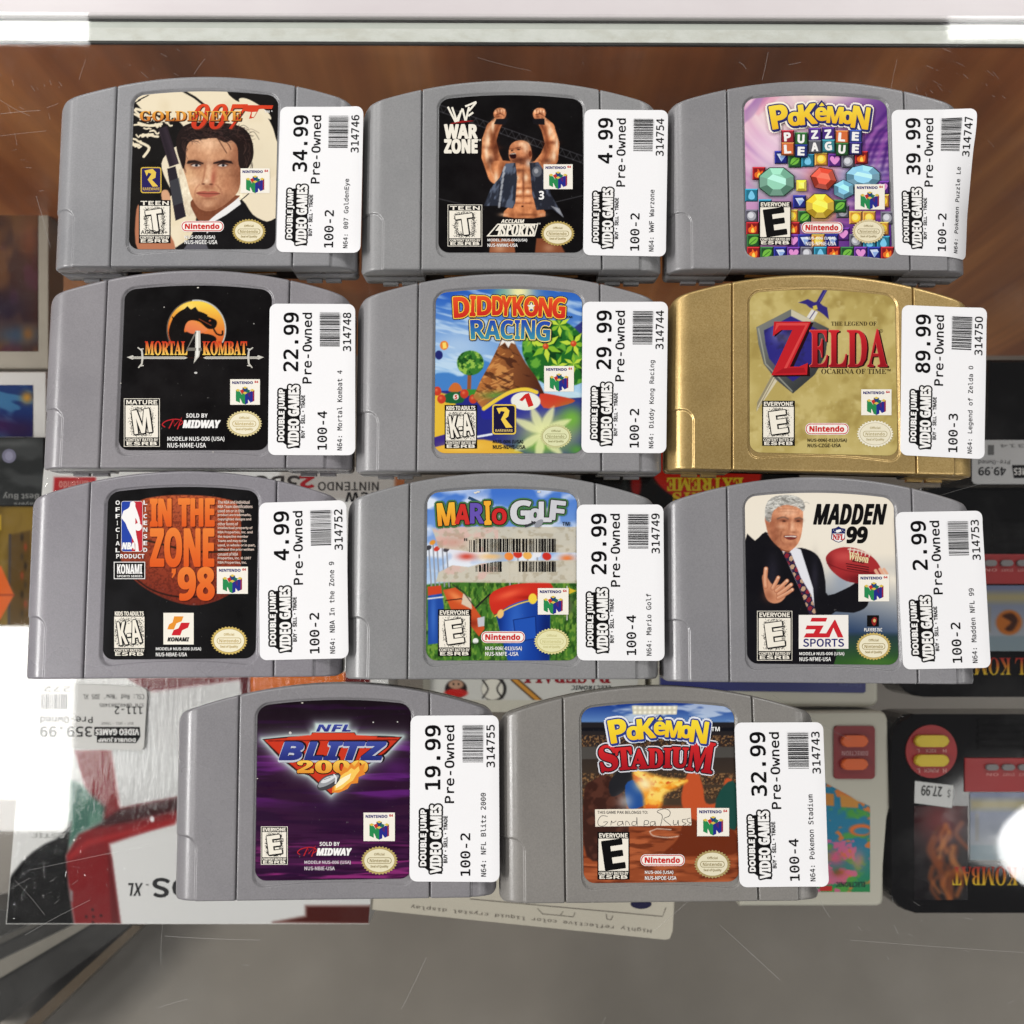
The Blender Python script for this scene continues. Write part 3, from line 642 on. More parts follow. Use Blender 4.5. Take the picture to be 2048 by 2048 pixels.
RED = ((226, 72, 36), (206, 58, 34))
t.text('007', (872, 228, 1164, 370), (96, 50, 36), 'S', bold=1, shear=.30); t.text('007', (868, 222, 1160, 364), RED, 'S', bold=1, shear=.30)
t.poly([(1150, 228), (1326, 230), (1318, 250), (1245, 250), (1215, 300), (1188, 306), (1200, 268), (1160, 262)], (216, 64, 35)); t.poly([(1205, 268), (1232, 266), (1215, 296), (1202, 296)], (240, 226, 196))
t.text('GOLDENEYE', (571, 266, 1149, 322), (84, 44, 22), 'S', bold=2.5); t.text('GOLDENEYE', (567, 262, 1145, 318), ((240, 176, 74), (206, 116, 40)), 'S', bold=.6)
t.text('TM *', (1275, 258, 1322, 272), WHT, 'H')
v = rating(c, 562, 768, 742, 1013, 'TEEN', 'T', border=False); v.text('AGES 13+', (574, 940, 724, 962), BLK, 'N', bold=.6)
console_mark(c, 1140, 588, 1306, 728); pill(c, 805, 890, 1042, 945); seal(c, 1188, 946, 97, 72)
codes(c, [('NUS-006 (USA)', (823, 968, 995, 992)), ('NUS-NGEE-USA', (823, 996, 1008, 1018))]); finish(c)
sticker(c, ((1365, 237), (1838, 238), (1820, 1070), (1342, 1062)), '34.99', '100-2', '314746', 'N64: 007 GoldenEye')

# ---- 2 shouting man with raised fists
c = cartridge(700, 130, .00291, .13433, .10, 'grey game cartridge whose black label shows a bald man raising both fists', (155, 154, 159))
p = c.paint; p.f((14, 12, 13)); p.gl(850, 600, 300, 300, (26, 20, 22), .5); G = (92, 92, 96)
for (a, b, e, f) in ((505, 225, 1330, 520), (505, 262, 1330, 560), (505, 760, 760, 820), (1120, 790, 1330, 740)): p.ln([(a, b), (e, f)], 5, G, 4, .55)
for i in range(20):
    x = 510+i*41; y = 228+i*14.8; p.ln([(x, y), (x+20, y+46), (x+41, y+16)], 3.5, G, 4, .5)
SK, SD, SL = (196, 122, 78), (112, 54, 32), (240, 190, 150)
def limb(pts, wds, base=SK):
    for (a, b), (wa, wb) in zip(zip(pts[:-1], pts[1:]), zip(wds[:-1], wds[1:])):
        for t in np.linspace(0, 1, 7): p.el(a[0]+(b[0]-a[0])*t, a[1]+(b[1]-a[1])*t, wa+(wb-wa)*t, wa+(wb-wa)*t, base, soft=4)
def sheen(pts, w_, off, col, a):
    p.ln([(x+off, y) for x, y in pts], w_, col, w_, a, sm=5)
L1 = [(850, 310), (812, 360), (790, 430), (800, 520), (840, 620)]; R1 = [(1085, 310), (1125, 360), (1150, 450), (1130, 530), (1080, 580)]
limb(L1, [24, 38, 40, 52, 58]); limb(R1, [24, 38, 40, 52, 45])
sheen(L1, 22, -18, SL, .7); sheen(L1, 24, 24, SD, .8); sheen(R1, 22, 14, SL, .7); sheen(R1, 22, -26, SD, .8)
p.gl(800, 470, 60, 14, SD, .7); p.gl(1140, 440, 50, 14, SD, .7); p.gl(825, 560, 20, 60, SD, .5); p.gl(800, 520, 18, 40, SL, .5)
p.pg([(800, 560), (900, 545), (1000, 560), (1080, 545), (1110, 640), (1060, 760), (1110, 860), (870, 860), (935, 760), (850, 700)], SK, 5, sm=3)
p.gl(985, 640, 90, 90, (220, 150, 104), .6); p.gl(985, 680, 8, 110, SD, .8); 
for y in (700, 745, 785): p.gl(955, y, 30, 6, SD, .6); p.gl(1015, y, 30, 6, SD, .6); p.gl(955, y-20, 26, 12, SL, .5); p.gl(1015, y-20, 26, 12, (226, 160, 116), .5)
p.gl(930, 660, 30, 30, SL, .4); p.gl(1040, 650, 26, 30, SD, .4); p.el(980, 803, 7, 5, (70, 30, 20), soft=4); p.gl(870, 850, 30, 12, SL, .6); p.gl(1090, 850, 30, 12, SL, .5)
p.skin(740, 300, 1200, 870, 44, .34, 15); p.skin(740, 300, 1200, 870, 16, .14, 16)
for x, y, rx, ry, a in ((800, 545, 24, 34, .8), (835, 470, 16, 60, .6), (1120, 545, 26, 20, .7), (1105, 470, 14, 40, .7), (870, 600, 20, 50, .6), (960, 600, 40, 12, .6), (1040, 600, 26, 14, .6), (1010, 850, 60, 8, .5), (925, 760, 10, 60, .6), (1058, 760, 10, 60, .6)): p.gl(x, y, rx, ry, (64, 24, 14), a*.8)
for x, y, rx, ry in ((785, 430, 12, 40), (775, 500, 10, 40), (812, 350, 10, 34), (1176, 450, 9, 40), (1160, 520, 12, 30), (945, 640, 18, 18), (1000, 640, 14, 24), (965, 720, 14, 12), (1010, 720, 14, 12), (1135, 380, 12, 30), (830, 640, 14, 40)): p.gl(x, y, rx, ry, (255, 230, 196), .75)
for (x, y, s) in ((852, 278, -1), (1076, 278, 1)):
    p.pg([(x-34, y-14), (x-10, y-34), (x+28, y-28), (x+36, y+4), (x+18, y+30), (x-22, y+30), (x-36, y+8)], (206, 134, 92), 4, sm=3)
    for k in range(4): p.gl(x-24+16*k, y-16+4*k*s*.3, 7, 9, SL, .8); p.ln([(x-16+16*k, y-22), (x-14+15*k, y-2)], 3, SD, 4, .8)
    p.gl(x-5, y+14, 30, 10, SD, .6); p.skin(x-50, y-40, x+50, y+40, 14, .4, 17); p.ln([(x-20, y+4), (x+4, y-2), (x+22, y+8)], 4, (70, 28, 18), 4, .8)
    p.pg([(x-40+20*(1-s)/2, y+28), (x+36-20*(1+s)/2+14, y+26), (x+30, y+62), (x-34, y+58)], (22, 20, 24), 4)
p.pg([(905, 470), (930, 438), (975, 428), (1015, 445), (1032, 490), (1028, 540), (985, 575), (930, 560), (905, 530)], (204, 130, 88), 4, sm=4)
p.gl(980, 450, 36, 18, SL, .9); p.gl(1010, 530, 30, 40, SD, .6); p.gl(925, 500, 20, 20, (226, 160, 116), .5); p.gl(960, 475, 40, 8, SD, .45); p.el(921, 487, 7, 4, (44, 22, 16), soft=4); p.el(958, 480, 8, 4, (44, 22, 16), soft=4); p.ln([(905, 477), (930, 478)], 4, (80, 36, 22), 4, .8); p.ln([(942, 472), (970, 466)], 4, (80, 36, 22), 4, .8)
p.gl(1000, 470, 22, 34, (250, 214, 180), .7); p.gl(960, 540, 50, 22, (70, 30, 20), .75); p.gl(1015, 560, 20, 26, (230, 226, 216), .6); p.skin(900, 425, 1035, 580, 18, .22, 18)
p.pg([(906, 510), (930, 498), (945, 510), (940, 530), (915, 530)], (40, 10, 12), 4, sm=3); p.ln([(912, 506), (940, 503)], 4, (228, 214, 196), 4); p.el(1024, 505, 9, 18, SD, soft=5); p.ln([(925, 545), (985, 560)], 8, (90, 50, 34), 10, .6)
p.pg([(885, 560), (940, 556), (950, 640), (940, 780), (925, 815), (830, 800), (760, 800), (800, 700), (850, 640)], (42, 46, 58), 4)
p.pg([(1020, 556), (1070, 552), (1115, 620), (1140, 730), (1215, 865), (1150, 820), (1060, 825), (1035, 730)], (38, 40, 50), 4)
p.nz(26, 60, (112, 124, 146), .52, .68, .7, p.pm([(885, 560), (940, 556), (950, 640), (940, 780), (925, 815), (830, 800), (770, 800), (800, 700), (850, 640)], 6), 8, rot=.3)
p.nz(26, 60, (104, 112, 132), .52, .68, .7, p.pm([(1020, 556), (1070, 552), (1115, 620), (1140, 730), (1205, 855), (1150, 820), (1060, 825), (1035, 730)], 6), 9, rot=-.3)
for y in range(580, 800, 34): p.ln([(880-(y-580)*.15, y), (872-(y-580)*.12, y+22)], 12, (206, 208, 212), 5, .7)
p.el(1062, 606, 28, 30, (120, 124, 132), soft=5, a=.7); p.el(1058, 602, 12, 14, (190, 190, 194), soft=5, a=.7)
p.pg([(1140, 800), (1190, 815), (1215, 868)], (180, 182, 188), a=.7)
p.pg([(790, 1075), (800, 985), (930, 990), (940, 1075)], (150, 88, 58), 6); p.pg([(1050, 1075), (1060, 985), (1180, 985), (1225, 1075)], (130, 72, 46), 6); p.gl(850, 1040, 40, 30, SL, .5); p.gl(1130, 1040, 40, 30, SL, .4)
t = part(c, 'title')
for q in ([(556, 238), (600, 325)], [(580, 240), (610, 330)], [(600, 325), (640, 248)], [(612, 330), (630, 262)], [(640, 250), (656, 318)], [(658, 318), (676, 238)], [(676, 262), (716, 214)], [(672, 290), (700, 270)], [(655, 236), (718, 210)]): t.line(q, 11, CREAM)
t.line([(572, 334), (640, 322), (700, 318)], [2, 6, 1], (150, 28, 28))
t.text('WAR', (538, 340, 722, 416), CREAM, 'H', bold=4); t.text('ZONE', (538, 424, 722, 500), CREAM, 'H', bold=4); t.text('TM', (722, 422, 744, 432), CREAM, 'H')
c.vec.text('3', (1074, 716, 1102, 764), WHT, 'H', bold=1)
m = part(c, 'maker_mark')
m.text('ACCLAIM', (858, 878, 990, 898), CREAM, 'J', bold=.6); m.poly([(775, 974), (838, 902), (868, 902), (1070, 902), (1050, 974)], CREAM); m.poly([(790, 968), (842, 908), (850, 910), (826, 942), (845, 942), (838, 968)], BLK); m.poly([(850, 968), (868, 908), (1062, 908), (1046, 968)], BLK)
m.text('SPORTS', (856, 908, 1050, 968), CREAM, 'Z', bold=2.5); m.text('TM', (1064, 898, 1082, 906), CREAM, 'H')
rating(c, 558, 797, 748, 1028, 'TEEN', 'T'); console_mark(c, 1100, 565, 1265, 706); seal(c, 1180, 958, 97, 72)
codes(c, [('MODEL /NUS-006(USA)', (782, 987, 1006, 1006)), ('NUS-NWWE-USA', (782, 1016, 952, 1034))]); finish(c)
sticker(c, ((1332, 252), (1808, 258), (1795, 1088), (1325, 1080)), '4.99', '100-2', '314754', 'N64: WWF Warzone')

# ---- 3 purple puzzle tiles
def tiles(v, spots, sz=74):
    pal = {'gem': (34, 40, 120), 'leaf': (36, 84, 44), 'drop': (40, 116, 142), 'coin': (206, 140, 60), 'heart': (84, 40, 120), 'disc': (86, 84, 96), 'fire': (140, 28, 34)}
    for k, x, y in spots:
        b = np.array(pal[k]); h = sz/2
        v.rect(x-h, y-h, x+h, y+h, b*.55); v.poly([(x-h, y-h), (x+h, y-h), (x+h-7, y-h+7), (x-h+7, y-h+7)], np.minimum(b*1.5+20, 255)); v.poly([(x-h, y-h), (x-h+7, y-h+7), (x-h+7, y+h-7), (x-h, y+h)], np.minimum(b*1.3+12, 255)); v.rect(x-h+7, y-h+7, x+h-7, y+h-7, b)
        if k == 'gem': v.poly([(x-24, y-20), (x+18, y-22), (x+26, y-8), (x+2, y+24)], (214, 226, 246)); v.poly([(x-8, y-8), (x+26, y-8), (x+2, y+24)], (150, 180, 230))
        elif k == 'leaf': v.poly([(x-24, y+18), (x-20, y-8), (x, y-22), (x+26, y-18), (x+18, y+8), (x-2, y+20)], (120, 190, 70), 4); v.line([(x-26, y+24), (x+16, y-12)], 4, (40, 100, 40))
        elif k == 'drop': v.poly([(x, y-26), (x+18, y+4), (x+12, y+22), (x-12, y+22), (x-18, y+4)], (126, 206, 240), 4)
        elif k == 'coin': v.ell(x, y, 25, 25, (250, 214, 60)); v.ell(x-3, y-3, 17, 17, (255, 236, 120))
        elif k == 'heart': v.poly([(x, y+24), (x-26, y-4), (x-20, y-22), (x-4, y-18), (x, y-8), (x+6, y-20), (x+22, y-20), (x+26, y-2)], (232, 150, 214), 4)
        elif k == 'disc': v.ell(x, y, 26, 26, (170, 170, 178)); v.ell(x-4, y-4, 17, 17, (220, 220, 226))
        else: v.poly([(x-20, y+22), (x-24, y), (x-10, y-10), (x-6, y-26), (x+8, y-8), (x+20, y-16), (x+22, y+6), (x+14, y+24)], (240, 110, 40), 4); v.poly([(x-8, y+20), (x-6, y+2), (x+4, y-4), (x+10, y+20)], (255, 214, 90), 4)
def bubble_title(t, letters, out, fill, ow=10, glow=None):
    if glow: 
        for ch, b, r in letters: t.text(ch, b, glow, 'H', bold=ow+11, rot=r, n=12)
    for ch, b, r in letters: t.text(ch, (b[0]+5, b[1]+6, b[2]+5, b[3]+6), out, 'H', bold=ow, rot=r, n=12)
    for ch, b, r in letters: t.text(ch, b, out, 'H', bold=ow, rot=r, n=12)
    for ch, b, r in letters: t.text(ch, b, fill, 'H', bold=3.5, rot=r)
    e = [b for ch, b, r in letters if ch == 'e'][0]; x, y = (e[0]+e[2])/2, e[1]
    t.poly([(x-26, y-6), (x+2, y-44), (x+36, y-6)], out); t.poly([(x-12, y-10), (x+4, y-30), (x+20, y-12), (x+2, y-8)], fill[0])
c = cartridge(1320, 130, .12052, .13451, -.33, 'grey game cartridge with a purple label of colourful puzzle tiles, sticker lifting at its edge', (148, 146, 152))
p = c.paint; p.f((168, 96, 164)); X, Y = p.X, p.Y
p.gr(500, 300, 1310, 500, (226, 170, 206), (84, 36, 130)); 
for i in range(16):
    rs = random.Random(40+i); r = 300+i*45; q = [(1180+r*math.cos(a)*1.1, 120+r*math.sin(a)*.8) for a in np.linspace(.4, 3.2, 12)]
    p.ln(q, rs.uniform(8, 30), rs.choice([(238, 190, 220), (196, 110, 180), (120, 56, 150), (246, 214, 230)]), 22, .55, sm=3)
for i in range(7): p.ln([(1060+i*40, 600), (1180+i*26, 400), (1320, 230+i*46)], 18, [(70, 26, 116), (150, 84, 170), (58, 20, 104)][i % 3], 14, .7, sm=4)
p.pg([(480, 260), (560, 170), (640, 165), (520, 300), (480, 330)], (120, 60, 150), 14, .8); p.pg([(600, 165), (700, 165), (560, 290), (540, 280)], (214, 90, 150), 14, .6)
p.gl(760, 300, 330, 120, (255, 238, 220), .9); p.gl(640, 500, 180, 220, (252, 226, 236), .75); p.gl(900, 170, 300, 60, (255, 244, 220), .8); p.gl(900, 600, 260, 90, (238, 196, 220), .7)
# plain soft colour fields where the picture had figures
p.gl(660, 680, 150, 90, (140, 190, 168), .9); p.gl(1130, 660, 150, 90, (146, 196, 214), .9); p.gl(915, 640, 90, 80, (206, 92, 60), .75); p.gl(905, 830, 110, 90, (246, 208, 70), .9); p.gl(930, 720, 70, 40, (44, 60, 130), .6)
v = c.vec
sp = [('drop', 520, 740), ('drop', 598, 800), ('disc', 520, 858), ('coin', 748, 858), ('leaf', 822, 866), ('disc', 1038, 834), ('coin', 1112, 868), ('coin', 1188, 868), ('disc', 1290, 870), ('fire', 526, 930), ('fire', 756, 930), ('heart', 1040, 962), ('coin', 1262, 930), ('leaf', 530, 1000), ('heart', 756, 1000), ('gem', 820, 1000), ('gem', 976, 1000), ('disc', 1112, 1000), ('drop', 1190, 1010), ('drop', 1268, 1010), ('coin', 898, 1000)]
sp += [(['fire', 'leaf', 'gem', 'heart', 'disc', 'drop', 'fire', 'leaf', 'heart', 'gem', 'fire'][i], 530+76*i, 1072) for i in range(11)]
sp += [('gem', 686, 528), ('leaf', 764, 550), ('drop', 838, 546), ('coin', 914, 538), ('heart', 990, 545), ('disc', 1066, 552), ('fire', 1142, 530)]
sp += [('gem', 790, 780), ('leaf', 1020, 806), ('fire', 560, 620), ('heart', 1262, 700), ('coin', 1262, 776)]
tiles(v, sp)
def jewel(cx, cy, rx, ry, col, n=8, rot=0):
    col = np.array(col, float); pt = [(cx+rx*math.cos(rot+i/n*6.2832), cy+ry*math.sin(rot+i/n*6.2832)) for i in range(n)]; q = [(cx+(x-cx)*.55, cy+(y-cy)*.55) for x, y in pt]
    v.poly([(cx+(x-cx)*1.06, cy+(y-cy)*1.06) for x, y in pt], col*.3)
    for i in range(n): v.poly([pt[i], pt[(i+1) % n], q[(i+1) % n], q[i]], np.clip(col*(.72+.5*max(0, -math.sin(rot+(i+.7)/n*6.2832)))+30*(i % 2), 0, 255))
    v.poly(q, np.clip(col*1.12+22, 0, 255)); v.poly([q[0], q[n//2], q[n//2+1], q[-1]], np.clip(col*1.3+40, 0, 255))
jewel(660, 668, 104, 84, (120, 176, 150), 8, .39); jewel(1150, 640, 98, 66, (124, 180, 206), 10, .3); jewel(926, 650, 74, 66, (206, 70, 50), 6, .2); jewel(906, 806, 84, 72, (240, 196, 52), 8, .39); jewel(1040, 712, 62, 54, (110, 170, 196), 6, .5); jewel(800, 690, 40, 44, (246, 214, 70), 4, .78)
t = part(c, 'title')
PK = [('P', (626, 236, 722, 364), -10), ('o', (726, 276, 800, 350), -4), ('K', (786, 232, 884, 342), -6), ('e', (880, 250, 942, 322), 0), ('M', (946, 246, 1034, 336), 4), ('o', (1030, 270, 1092, 340), 4), ('N', (1088, 246, 1182, 366), 8)]
bubble_title(t, PK, (44, 46, 110), ((252, 222, 70), (244, 190, 40)), 11, (255, 246, 232))
for row, y0, cols in (('PUZZLE', 372, [(150, 40, 52), (52, 104, 56), (80, 48, 130), (72, 44, 124), (220, 112, 60), (52, 72, 140)]), ('LEAGUE', 442, [(214, 110, 62), (40, 52, 116), (92, 92, 100), (58, 128, 140), (46, 92, 50), (52, 44, 110)])):
    for i, ch in enumerate(row):
        x = 684+i*77; y = y0+(6, 18, -6, -10, 8, 4)[i]; b = np.array(cols[i]); t.rect(x, y, x+74, y+74, b*.5); t.rect(x+5, y+4, x+68, y+66, b); t.poly([(x, y), (x+74, y), (x+68, y+5), (x+5, y+5)], np.minimum(b*1.6, 255)); t.text(ch, (x+18, y+14, x+54, y+60), WHT, 'H', bold=2, rot=(-4, 2, -3, -6, 4, 3)[i])
rating(c, 560, 780, 742, 1028, 'EVERYONE', 'E', 'solid', border=False); console_mark(c, 1103, 683, 1272, 826); pill(c, 803, 900, 1032, 958); seal(c, 1180, 950, 95, 70, (220, 204, 160), (150, 132, 92))
codes(c, [('NUS-006 (USA)', (825, 980, 990, 1000)), ('NUS-NPNE-USA', (825, 1010, 995, 1030))]); finish(c)
sticker(c, ((1315, 255), (1795, 252), (1762, 1093), (1337, 1078)), '39.99', '100-2', '314747', 'N64: Pokemon Puzzle Le', lambda a, b: -.0040*np.clip((b-300)/185, 0, 1)**2*np.clip((760-a)/500, .1, 1)+.0016*np.exp(-((a-800)/120)**2)*np.clip((b-300)/185, 0, 1))

# ---- 4 black label, dragon roundel and swords
c = cartridge(60, 520, -.11542, .05808, -.01, 'grey game cartridge with a black label bearing a fiery dragon roundel and two swords', (150, 146, 154))
p = c.paint; p.f((15, 13, 14)); p.nz(240, 240, (24, 21, 22), .45, .7, .7, seed=4)
mk = p.em(945, 395, 163, 163, 0, 4); p.gr(960, 240, 930, 500, (252, 214, 78), (206, 60, 30), mk); p.gl(1000, 420, 120, 60, (236, 130, 70), .5, m=mk); p.gl(900, 270, 60, 30, (255, 236, 140), .6, m=mk)
D = (18, 14, 13)
p.ap(p.em(925, 505, 128, 100, 0, 6)*mk, D); p.gr(940, 330, 900, 440, (240, 150, 80), (222, 110, 80), p.pm([(878, 370), (920, 340), (960, 360), (1010, 395), (960, 420), (900, 412)], 5, 5)*mk)
p.pg([(790, 430), (800, 360), (830, 310), (880, 278), (930, 284), (985, 300), (1010, 320), (1060, 345), (1052, 385), (1010, 390), (960, 350), (905, 345), (880, 380), (890, 420), (1010, 420), (1060, 450), (1000, 500), (840, 500)], D, 4, sm=4)
for q in ([(870, 285), (895, 262), (920, 288)], [(915, 282), (940, 266), (960, 296)], [(820, 330), (806, 318), (812, 345)], [(985, 300), (1010, 312), (1000, 330)]): p.pg(q, D, 3)
p.ln([(1040, 385), (1062, 420), (1092, 425), (1094, 405)], 9, D, 4, sm=5); p.ln([(960, 335), (1030, 372)], 4, (150, 70, 40), 3); p.el(1022, 345, 6, 4, (200, 90, 50), soft=3)
p.ln([(945+166*math.cos(a), 395+166*math.sin(a)) for a in np.linspace(-1.7, .45, 24)], 7, (206, 206, 200), 4); p.ln([(945+166*math.cos(a), 395+166*math.sin(a)) for a in np.linspace(2.6, 4.5, 24)], 5, (120, 108, 96), 4)
t = part(c, 'title'); GR = ((206, 52, 30), (252, 214, 96))
t.text('MORTAL', (654, 462, 894, 540), GR, 'S', bold=1.5); t.text('KOMBAT', (982, 462, 1232, 540), GR, 'S', bold=1.5)
SV, SVD = (206, 202, 192), (120, 116, 108)
t.poly([(940, 402), (968, 402), (970, 500), (962, 548), (930, 588), (938, 540)], SV); t.poly([(938, 408), (952, 404), (900, 498), (976, 500), (976, 516), (886, 516)], SVD); t.poly([(946, 404), (956, 402), (958, 540), (944, 560)], (240, 238, 230))
for s in (-1, 1):
    f = lambda x: 940+s*(x-940)
    t.poly([(f(1330), 553), (f(1296), 541), (f(1290), 549), (f(1000), 549), (f(984), 556), (f(1000), 563), (f(1290), 562), (f(1298), 566)], SV); t.line([(f(1000), 556), (f(1300), 556)], 3, SVD)
    t.line([(f(1268), 497), (f(1244), 515), (f(1240), 553), (f(1244), 590), (f(1264), 613)], [3, 5, 6, 5, 3], SV, sm=1); t.line([(f(1234), 505), (f(1252), 508)], 6, SV); t.line([(f(1234), 600), (f(1252), 602)], 6, SV)
v = c.vec; v.ell(942, 641, 9, 6, (206, 204, 200)); v.ell(762, 268, 4, 4, (160, 156, 150)); v.ell(1272, 362, 4, 4, (150, 148, 144))
def chips(c, pts):
    for x, y, r in pts: c.vec.poly([(x-r, y), (x-r*.3, y-r*.5), (x+r*.9, y-r*.2), (x+r*.5, y+r*.4), (x-r*.4, y+r*.5)], (222, 216, 204))
chips(c, ((955, 157, 7), (516, 700, 5), (1040, 1091, 6), (1362, 520, 5)))
def midway(c, dx, dy, k=1.0):
    m = part(c, 'maker_mark'); f = lambda P: [(dx+(a-760)*k, dy+(b-870)*k) for a, b in P]; b = lambda x0, y0, x1, y1: (*f([(x0, y0)])[0], *f([(x1, y1)])[0])
    m.text('SOLD BY', b(888, 872, 1010, 896), WHT, 'H'); R = (186, 38, 44)
    m.line(f([(768, 950), (752, 935), (775, 915), (820, 905), (856, 910), (868, 925), (845, 942)]), 6*k, R, 4)
    m.line(f([(790, 958), (816, 905), (820, 945), (862, 895), (838, 962)]), 7*k, R)
    m.text('MIDWAY', b(870, 912, 1082, 953), WHT, 'J', bold=2.4*k)
midway(c, 760, 870); rating(c, 537, 790, 735, 1058, 'MATURE', 'M'); console_mark(c, 1138, 678, 1307, 823); seal(c, 1218, 930, 102, 76, (220, 204, 150), (190, 164, 96), (244, 236, 208))
codes(c, [('MODEL# NUS-006 (USA)', (782, 1003, 1105, 1033)), ('NUS-NM4E-USA', (782, 1040, 1000, 1066))]); finish(c)
sticker(c, ((1362, 248), (1847, 250), (1848, 1110), (1352, 1108)), '22.99', '100-4', '314748', 'N64: Mortal Kombat 4')

# ---- 5 kart race
c = cartridge(700, 520, .00193, .05696, -.08, 'grey game cartridge with a bright cartoon kart racing scene on its label', (153, 151, 157))
p = c.paint; p.gr(700, 160, 700, 760, (40, 96, 190), (176, 214, 240)); p.f(p.c) if 0 else None
p.nz(160, 26, (206, 228, 244), .5, .7, .7, seed=6, rot=.25); p.gl(960, 180, 110, 90, (255, 246, 170), .95); p.gl(860, 200, 60, 60, (120, 190, 120), .5); p.gl(560, 190, 120, 50, (36, 80, 180), .5); p.gl(620, 480, 220, 120, (222, 236, 246), .5)
p.pg([(1150, 480), (1330, 340), (1330, 520)], (52, 60, 130), 8); p.pg([(470, 660), (560, 640), (640, 660), (760, 570), (830, 640), (830, 760), (470, 800)], (70, 130, 200), 10, sm=3)
p.pg([(980, 470), (1040, 400), (1180, 340), (1290, 400), (1330, 480), (1330, 690), (1100, 700), (1000, 580)], (34, 104, 40), 8, sm=4)
m = p.pm([(980, 470), (1040, 400), (1180, 340), (1290, 400), (1330, 480), (1330, 690), (1100, 700), (1000, 580)], 8, 4)
p.nz(46, 46, (110, 176, 60), .5, .62, .9, m, 12); p.nz(40, 40, (14, 58, 24), .56, .68, .9, m, 13)
rs = random.Random(9)
def flower(x, y, r, c1, c2, n=6, off=0):
    for i in range(n):
        a = off+i/n*6.283; p.pg([(x, y), (x+r*.5*math.cos(a-.35), y+r*.5*math.sin(a-.35)), (x+r*math.cos(a), y+r*math.sin(a)), (x+r*.5*math.cos(a+.35), y+r*.5*math.sin(a+.35))], c1 if i % 2 else c2, 4)
for x, y, r in ((1190, 370, 70), (1112, 490, 95), (1270, 475, 80), (1180, 600, 60), (1030, 450, 50), (1270, 590, 60)): flower(x, y, r, (196, 222, 70), (140, 190, 50), 6, rs.random())
for x, y in ((1112, 490), (1270, 475)): p.el(x, y, 17, 17, (206, 70, 40), soft=5); p.gl(x-4, y-5, 8, 8, (250, 160, 110), .8)
p.ln([(680, 640), (676, 735)], 22, (150, 84, 44), 5); p.el(684, 585, 76, 70, (58, 120, 46), soft=6); mm = p.em(684, 585, 76, 70, 0, 6); p.nz(24, 24, (160, 200, 80), .5, .62, .9, mm, 14); p.nz(22, 22, (24, 70, 30), .58, .7, .9, mm, 15)
p.pg([(470, 745), (700, 740), (860, 735), (1000, 800), (1330, 780), (1330, 1110), (470, 1110)], (40, 44, 130), 6); p.pg([(640, 735), (760, 735), (760, 775), (640, 770)], (60, 140, 50), 6); p.pg([(470, 770), (600, 800), (560, 1000), (470, 1040)], (232, 190, 60), 12, sm=3); p.pg([(470, 1050), (560, 1030), (760, 1020), (900, 1060), (960, 1110), (470, 1110)], (232, 178, 60), 10, sm=3); p.pg([(470, 1010), (560, 985), (540, 1050), (470, 1066)], (60, 44, 130), 6)
p.ln([(720, 1005), (805, 990)], 12, (236, 240, 246), 5); p.gl(640, 1060, 120, 30, (250, 214, 110), .7)
# small green kart, ball
p.el(590, 785, 62, 30, (36, 110, 62), soft=5); p.pg([(540, 770), (600, 742), (636, 770), (640, 810), (545, 810)], (30, 96, 54), 5, sm=3)
for x, y in ((520, 790), (495, 745), (700, 790), (650, 760)): p.el(x, y, 24, 26, (200, 60, 40), soft=5); p.gl(x-5, y-6, 10, 10, (246, 140, 90), .7)
p.pg([(560, 745), (585, 700), (620, 705), (634, 745)], (206, 110, 50), 6, sm=3); p.el(535, 485, 24, 26, (230, 130, 50), soft=4); p.pg([(525, 470), (545, 468), (550, 500), (528, 504)], (250, 220, 110), 4); p.el(505, 540, 22, 26, (34, 40, 110), soft=4); p.el(602, 778, 16, 17, (240, 236, 226), soft=3)
# big kart nose with number roundel, left driverless
MT = [(700, 780), (745, 680), (790, 600), (830, 520), (868, 440), (890, 405), (915, 425), (950, 500), (1000, 590), (1060, 670), (1110, 770), (1000, 800), (760, 850)]
p.pg(MT, (112, 62, 36), 6); m = p.pm(MT, 6); p.gr(760, 600, 1080, 640, (206, 130, 66), (70, 34, 24), m*.75); p.nz(50, 16, (226, 160, 90), .52, .64, .7, m*(p.X < 930), 17, rot=-.4); p.nz(60, 18, (60, 30, 22), .52, .66, .7, m, 18, rot=.5)
p.pg([(868, 440), (890, 405), (915, 425), (940, 480), (915, 470), (900, 500), (880, 468), (850, 490)], (240, 238, 232), 5); p.gl(840, 770, 110, 26, (90, 150, 60), .8)
p.pg([(745, 860), (800, 800), (920, 740), (1060, 735), (1100, 790), (1320, 800), (1320, 860), (1000, 900), (850, 900), (760, 905)], (38, 40, 150), 6, sm=4); p.pg([(1080, 760), (1200, 775), (1280, 800), (1200, 830), (1100, 840)], (206, 60, 40), 6, sm=3)
p.ln([(760, 845), (840, 790), (920, 748), (1000, 735), (1060, 752)], 22, (240, 206, 66), 6, sm=5); p.el(998, 802, 84, 52, (238, 238, 228), .05, 4); p.gl(1010, 810, 60, 30, (250, 250, 244), .4)
p.gl(1130, 980, 200, 120, (214, 230, 130), .9); p.gl(1260, 900, 90, 90, (120, 186, 60), .9); p.gl(1080, 1060, 160, 60, (120, 180, 60), .8); p.gl(1290, 1080, 60, 40, (90, 160, 50), .8)
for a in (-2.6, -1.9, -1.2, -.5, .9, 1.7, 2.5): p.pg([(1090, 985), (1090+90*math.cos(a-.3), 985+85*math.sin(a-.3)), (1090+190*math.cos(a), 985+165*math.sin(a)), (1090+90*math.cos(a+.3), 985+85*math.sin(a+.3))], (238, 240, 176), 16, .8, sm=3)
t = part(c, 'title')
